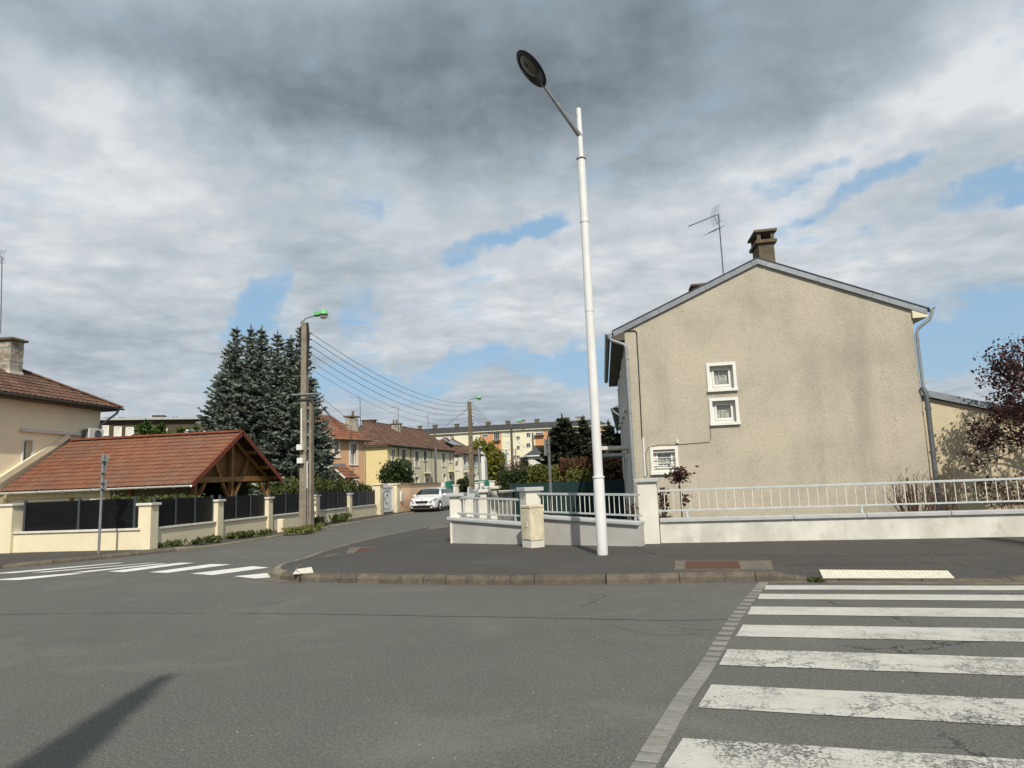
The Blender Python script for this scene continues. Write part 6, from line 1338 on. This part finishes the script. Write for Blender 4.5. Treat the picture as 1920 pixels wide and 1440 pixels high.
# wires
def wire(a,b,sag,label,r=.009,group='wires between the utility poles'):
    a=Vector(a); b=Vector(b); pts=[a.lerp(b,k/24)-Vector((0,0,sag*4*(k/24)*(1-k/24))) for k in range(25)]; m=MB(); m.tube(pts,r,5); o=part('power_line',m,wire_m,label=label,cat='power line',group=group,origin=tuple(a)); return o
nm=['topmost','second','third','fourth','fifth','lowest']
for k in range(6): wire((c1.x+.27,c1.y+.03,zs1[k]),(c2.x+.26,c2.y-.03,zs2[k]),.85+.05*k,f'{nm[k]} of the six wires hanging from the concrete pole to the second pole',r=.007 if k>3 else .011)
for k in range(5): wire((c2.x+.27,c2.y+.03,zs2[k]),(pt4.x+.1,pt4.y,pt4.z-.15-.2*k),.9,f'{nm[k] if k<4 else "lowest"} of the five wires from the second pole towards the wooden pole',r=.012,group='wires beyond the second pole')
zc_=PY(590,752,25.7).z
for k,(tx_,ty_,tz_,sg) in enumerate(((PY(657,797,54).x,54,PY(657,797,54).z,.25),(PY(660,803,54).x,54,PY(660,803,54).z,.3),(PY(661,806,54).x,54,PY(661,806,54).z,.38),(PY(745,804,70).x,70,PY(745,804,70).z,.9),(PY(662,809,54).x,54,PY(662,809,54).z,.45))):
    wire((c1.x+.5+.03*k,c1.y,zc_+(.22 if k==3 else -.02*k)),(tx_,ty_,tz_),sg,['upper','second','third','longest','lowest'][k]+' cable of the bundle from the concrete pole crossarm to the far roofs',r=.012 if k in (0,1,4) else .009,group='cables from the concrete pole to the houses')
for k in range(2): wire((c2.x,c2.y,zs2[1]-.15*k),PY(790-12*k,826,79),.3,['upper','lower'][k]+' slanting cable from the second pole down to the terrace roof',group='slanting cables to the terrace')
wire((pt4.x,pt4.y,pt4.z-.3),PY(1100,806,60),.3,'long straight cable from the wooden pole towards the gabled house',r=.02,group=None)
wire((pt4.x,pt4.y,pt4.z-.4),(pt5.x,pt5.y,pt5.z-.6),1.6,'drooping cable from the wooden pole to the dark pole',r=.016,group=None)

# ================================================================== PLANTS NEAR THE WALLS
def weeds(name,pl,n,size,label,mat=weed_m,h=.12,w=.10):
    c=pl[len(pl)//2]; P=interp(pl,60); P=np.array([tuple(p) for p in P]); cl=rng.choice(61,max(3,n//75)); idx=np.clip(cl[rng.integers(0,len(cl),n)]+rng.integers(-1,2,n),0,60)
    C=P[idx]+rng.normal(size=(n,3))*[w,w*.7,0]; C[:,2]+=rng.random(n)**1.6*h; D=rng.normal(size=(n,3))*.6+[0,0,1]
    t=leaf_mesh(name,C,size,mat,None,dirs=D,aspect=2.6,label=label); return t
weeds('weeds',[G(285,1027,.12),G(335,1021,.12)],420,.06,'clump of weeds at the foot of the first corner pillar')
weeds('weeds',[G(362,1019,.12),G(405,1013,.12)],330,.06,'weeds along the cream wall left of the second pillar')
weeds('weeds',[G(423,1009,.12),G(500,1000,.12)],520,.07,'weeds along the cream wall below the carport')
weeds('weeds',[G(540,998,.12),G(570,996,.12),G(585,990,.12),G(596,987,.12)],900,.06,'yellowish grass tuft around the foot of the concrete pole',mat=leafmat('dry_grass',(.17,.18,.05),.35,.2),h=.14,w=.16)
weeds('weeds',[G(585,986,.12),G(600,983,.12)],260,.08,'dark weeds just right of the concrete pole',h=.3)
weeds('weeds',[G(622,979,.12),G(650,974,.12)],420,.08,'leafy weeds before the wall pillar farther along',h=.28)
weeds('weeds',[G(1525,1088,.02),G(1538,1090,.02)],130,.03,'tiny moss tuft where the kerb drops by the long slab',h=.03,w=.04)
# small rose tree and climber
b=PY(1278,965,17.); RT=thing('rose_tree',(b.x,17,.1),'small standard rose tree with one round head behind the pale railing','shrub')
m=MB(); m.tube([(b.x,17,.1),(b.x+.01,17,.9),(b.x,17,1.45)],[.018,.015,.012],7)
for k in range(9): a=random.uniform(0,6.28); m.tube([(b.x,17,1.35+.02*k),(b.x+.12*math.cos(a),17+.12*math.sin(a),1.47+.02*k),(b.x+.2*math.cos(a),17+.2*math.sin(a),1.5+.02*k)],[.008,.006,.003],5)
m.tube([(b.x+.01,17,.75),(b.x+.09,17,.86),(b.x+.12,17,1.0)],.006,5); part('stem',m,bark_m,RT)
n=190; C=rng.normal(size=(n,3))*[.13,.12,.09]+[b.x+.02,17,1.56]; C2=rng.normal(size=(26,3))*[.05,.05,.05]+[b.x+.12,17,1.02]; leaf_mesh('leaves',np.vstack([C,C2]),.06,rose_m,RT,aspect=1.7)
b=PY(1246,965,16.9); RC=thing('climbing_rose',(b.x,16.9,.1),'straggly leafy climber between the white pillar and the pale railing','shrub')
m=MB(); m.tube([(b.x,16.9,.1),(b.x+.03,16.9,.7),(b.x-.02,16.9,1.3)],[.014,.01,.005],6); part('stem',m,bark_m,RC)
n=230; C=np.stack([b.x+rng.normal(size=n)*.07,16.9+rng.normal(size=n)*.07,.45+rng.random(n)*.85],1); leaf_mesh('leaves',C,.055,rose_m,RC,aspect=1.7)
b=PY(1186,960,17.2); RC2=thing('climbing_rose',(b.x,17.2,.1),'dark leafy stems at the foot of the white downpipe behind the corner railing','shrub'); m=MB(); m.tube([(b.x,17.2,.1),(b.x,17.2,.9)],.01,5); part('stem',m,bark_m,RC2)
n=90; C=np.stack([b.x+rng.normal(size=n)*.08,17.2+rng.normal(size=n)*.06,.5+rng.random(n)*.45],1); leaf_mesh('leaves',C,.05,rose_m,RC2)
# bare pruned shrubs by the house corner
twig_bush('bare_shrub',(6.05,16.85),1.42,.62,34,'bare pruned shrub with thick cut stems behind the railing by the dark downpipe','shrub',th=.011,sub=7,cut=1)
twig_bush('bare_shrub',(6.75,17.0),1.5,.6,26,'thin twiggy bare shrub between the cut shrub and the dark downpipe','shrub',th=.008,sub=8)
twig_bush('bare_shrub',(8.1,16.9),1.2,.7,26,'low bare twiggy shrub below the dark red tree','shrub',th=.008,sub=8)
# dark red tree, trunk outside the picture on the right
RD=thing('plum_tree',(10.15,16.9,.1),'dark red leaved plum tree leaning in from the right edge','tree')
m=MB(); base=Vector((10.15,16.9,.1)); m.tube([base,base+Vector((-.05,0,1.2)),base+Vector((-.1,0,1.9))],[.11,.09,.08],9); tips=[]
def grow(p,d,L,r,lv):
    q=p+d*L; mid=p.lerp(q,.5)+Vector((random.gauss(0,.05),random.gauss(0,.05),random.gauss(0,.04)))*L; m.tube([p,mid,q],[r,r*.8,r*.6],5 if lv<3 else 4)
    if lv>=2: tips.extend([mid,q,p.lerp(q,.75)])
    if lv<4:
        for k in range(3 if lv<3 else 2): nd=(d+Vector((random.gauss(0,.5),random.gauss(0,.5),random.gauss(.05,.35)))).normalized(); grow(q,nd,L*random.uniform(.6,.85),r*.55,lv+1)
for a,up in ((3.3,.55),(3.0,.25),(2.6,.75),(3.7,.4),(.2,.6),(1.6,.8),(4.7,.7),(5.6,.5),(3.1,1.0),(3.4,.05)): grow(base+Vector((-.1,0,1.6+.35*up)),Vector((math.cos(a),math.sin(a)*.6,up)).normalized(),.95,.045,0)
part('trunk',m,bark_m,RD)
T=np.array([tuple(t) for t in tips]); nl=8000; T=T[rng.integers(0,len(T),nl)]+rng.normal(size=(nl,3))*.07; T=T[T[:,1]<17.9]
leaf_mesh('crown',T,.048,red_m,RD,aspect=1.6)

# ================================================================== WHITE CAR
CAR=thing('parked_car',(-12.72,42.95,0),'white estate car parked half on the pavement by the peach wall','car')
def car():
    # stations along the length (y, 0 = nose): half width, sill z, belt z, roof half width, roof z
    ST=[(-.03,.62,.26,.52,.55,.62),(0.0,.76,.22,.60,.66,.70),(.05,.82,.19,.68,.72,.76),(.25,.88,.18,.77,.80,.84),(.6,.895,.18,.84,.82,.91),(1.05,.90,.18,.91,.78,.99),(1.22,.90,.18,.94,.74,1.03),(1.58,.90,.18,.96,.68,1.24),(1.95,.90,.18,.97,.62,1.415),(2.5,.90,.20,.97,.60,1.475),(3.2,.90,.20,.98,.60,1.465),(3.8,.90,.20,.99,.58,1.42),(4.2,.88,.24,1.0,.56,1.28),(4.42,.84,.30,.98,.66,1.05),(4.5,.70,.36,.90,.60,.92)]
    m=MB(); n=15
    for (y,hw_,zs,zb,rw,zr) in ST:
        pr_=[(-rw*.0,zr+ .012),(rw*.55,zr+.008),(rw*.88,zr-.015),(rw*1.0,zr-.045),((rw+hw_)/2,(zb+zr)/2-.01),(hw_*.985,zb),(hw_,zb-.12),(hw_*.99,(zb+zs)/2-.05),(hw_*.97,zs+.08),(hw_*.90,zs)]
        row=[(-x,z) for x,z in pr_[::-1]][:-1]+pr_
        for x,z in row: m.v.append((x,y,z))
    k=len(row)
    for i in range(len(ST)-1):
        for j in range(k-1): m.f.append((i*k+j,i*k+j+1,(i+1)*k+j+1,(i+1)*k+j)); m.m.append(0)
    m.f.append(tuple(range(k))[::-1]); m.f.append(tuple((len(ST)-1)*k+j for j in range(k))); m.m+=[0,0]
    for i in range(len(ST)-1): m.f.append((i*k,(i+1)*k,(i+1)*k+k-1,i*k+k-1)); m.m.append(0)
    return m,ST
rot=math.radians(-2); base=Vector((-12.72,42.95,0)); CM=Matrix.Translation(base)@Matrix.Rotation(rot,4,'Z')
def cpart(name,m,mat,par=None,**kw): 
    q=MB(); q.v=[tuple(CM@Vector(v)) for v in m.v]; q.f=m.f; q.m=m.m; return part(name,q,mat,par or CAR,**kw)
mm,ST=car(); b_=cpart('body',mm,car_m,smooth=True); ss=b_.modifiers.new('sub','SUBSURF'); ss.levels=1; ss.render_levels=2
# glazing, sitting just outside the shell
def cq(pts,name,mat,th=.012,off=None,smooth=False,par=None):
    q=MB(); q.extr(pts,off); return cpart(name,q,mat,par,smooth=smooth)
ws=MB(); 
for i in range(9):
    t=-1+2*i/8; cur=.10*(1-t*t)
    ws.v+=[(t*.71,1.27-cur+.06,.985),(t*.60,1.92-cur*.6,1.385)]
ws=MB()
for (y,z,hwid) in ((1.25,1.065,.72),(1.42,1.175,.685),(1.60,1.285,.65),(1.78,1.375,.61),(1.90,1.425,.575)):
    for i in range(11):
        t=-1+.2*i; ws.v.append((t*hwid,y-.045+.05*t*t,z+.012-.05*abs(t)**3))
for j in range(4):
    for i in range(10): o=j*11+i; ws.f.append((o,o+1,o+12,o+11)); ws.m.append(0)
cpart('windscreen',ws,carg_m,recalc=False,smooth=True)
for sx in (-1,1):
    for (y0,y1,y2,y3) in ((1.50,2.42,2.38,1.98),(2.48,3.30,3.22,2.46),(3.36,4.02,3.80,3.30)):
        pts=[(sx*.895,y0,1.0),(sx*.895,y1,1.01),(sx*.655,y2,1.36),(sx*.655,y3,1.36)]
        cq(pts,'side_window',carg_m,off=(sx*.075,0,.02))
    q=MB(); q.obox((sx*.99,1.55,1.02),(.10,0,0),(0,.05,0),(0,0,.065)); cpart('mirror',q,car_m,bevel=.03)
    for y in (.88,3.55):
        q=MB(); q.tube([(sx*.66,y,.315),(sx*.905,y,.315)],.315,28); w=cpart('wheel',q,tyre_m,bevel=.03)
        q=MB(); q.tube([(sx*.90,y,.315),(sx*.915,y,.315)],.20,24); cpart('rim',q,rim_m,w)
        q=MB()
        for s5 in range(5): a=s5*2*math.pi/5; q.beam((sx*.918,y,.315),(sx*.918,y+.19*math.cos(a),.315+.19*math.sin(a)),.012,.05,up=(1,0,0))
        cpart('spoke',q,rim_m,w)
        q=MB(); n=18
        for k in range(n+1):
            a=math.pi*k/n; 
            for r in (.33,.39): q.v.append((sx*.905,y+r*math.cos(a),.315+r*math.sin(a)))
        for k in range(n): q.f.append((2*k,2*k+1,2*k+3,2*k+2)); q.m.append(0)
        cpart('wheel_arch',q,black_m,recalc=False)
    q=MB(); q.extr([(sx*.46,-.05,.575),(sx*.64,-.045,.565),(sx*.82,.04,.62),(sx*.90,.20,.83),(sx*.76,.03,.79),(sx*.58,-.03,.70)],(0,.14,.02)); cpart('headlight',q,lamp_m)
    q=MB(); q.lathe([(0,0),(.05,0),(.05,.02),(0,.02)],(0,0,0),12); q.v=[(sx*.73+x,-.02-z*2,.33+y) for x,y,z in q.v]; cpart('fog_lamp',q,zincd_m)
q=MB(); q.extr([(-.44,-.035,.69),(.44,-.035,.69),(.33,-.06,.545),(-.33,-.06,.545)],(0,.09,0)); g_=cpart('grille',q,black_m)
q=MB(); q.extr([(-.45,-.045,.70),(.45,-.045,.70),(.43,-.05,.682),(-.43,-.05,.682)],(0,.02,0)); cpart('chrome_strip',q,rim_m,g_)
q=MB(); q.extr([(-.64,-.06,.42),(.64,-.06,.42),(.50,-.06,.25),(-.50,-.06,.25)],(0,.14,0)); bi_=cpart('bumper_intake',q,black_m)
for sx in (-1,1):
    q=MB(); q.extr([(sx*.62,-.06,.43),(sx*.83,.07,.52),(sx*.80,.05,.47),(sx*.62,-.06,.37)],(0,.10,0)); cpart('air_blade',q,black_m,bi_)
q=MB(); q.box((-.26,-.085,.43),(.26,-.05,.53)); pl9=cpart('number_plate',q,signw_m)
tcv=bpy.data.curves.new('plate_text','FONT'); tcv.body='BT-007-MQ'; tcv.size=.10; tcv.align_x='CENTER'; tcv.align_y='CENTER'; tcv.extrude=.001; to=bpy.data.objects.new('plate_text',tcv); COL.objects.link(to)
bpy.context.view_layer.update(); tm=bpy.data.meshes.new_from_object(to.evaluated_get(bpy.context.evaluated_depsgraph_get())); bpy.data.objects.remove(to); tm.materials.clear(); tm.materials.append(black_m)
tt_=bpy.data.objects.new('lettering',tm); COL.objects.link(tt_); tt_.parent=pl9; tt_.matrix_basis=Matrix.Translation(-base)@CM@Matrix.Translation((0,-.088,.48))@Matrix.Rotation(math.pi/2,4,'X')
q=MB(); q.extr([(-.04,.02,.80),(-.02,-.02,.735),(.03,-.02,.745),(.04,.02,.80),(0,.03,.835)],(0,.03,.01)); cpart('emblem',q,rim_m)
q=MB(); q.box((-.8,.15,.10),(.8,4.3,.24)); cpart('underbody',q,black_m)
for sx in (-1,1):
    q=MB(); q.tube([(sx*.60,2.0,1.46),(sx*.58,2.2,1.51),(sx*.57,3.7,1.49),(sx*.56,3.9,1.44)],.014,6); cpart('roof_rail',q,zinc_m)
    q=MB(); q.box((sx*.905-.004,1.46,.27),(sx*.905+.004,1.468,.98)); q.box((sx*.905-.004,2.44,.27),(sx*.905+.004,2.448,.98)); q.box((sx*.905-.004,3.2,.5),(sx*.905+.004,3.208,.98)); cpart('door_gap',q,black_m)

# ================================================================== added cypress shape, unseen behind the photographer, shadowing the road for an unknown object
tipz=9.5; tip=Vector((-3.98,5.72,0)); off=Vector((sd.x/sd.z,sd.y/sd.z,0))*tipz; pb_=tip+off
CY=thing('shadow_caster',(pb_.x,pb_.y,0),'added cypress shape, unseen behind the photographer, casting the lower left road shadow','tree')
m=MB(); m.tube([(pb_.x,pb_.y,0),(pb_.x,pb_.y,6),(pb_.x,pb_.y,9.2)],[.12,.07,.015],8); part('trunk',m,bark_m,CY)
n=9000; z=9.5-9.1*rng.random(n)**.75; rr=np.minimum(.40,.02+.085*(9.5-z))*np.sqrt(rng.random(n)); th=rng.random(n)*2*math.pi
leaf_mesh('crown',np.stack([pb_.x+rr*np.cos(th),pb_.y+rr*np.sin(th),z],1),.11,yew_m,CY,dirs=np.stack([np.cos(th)*.4,np.sin(th)*.4,np.ones(n)],1),aspect=2.)
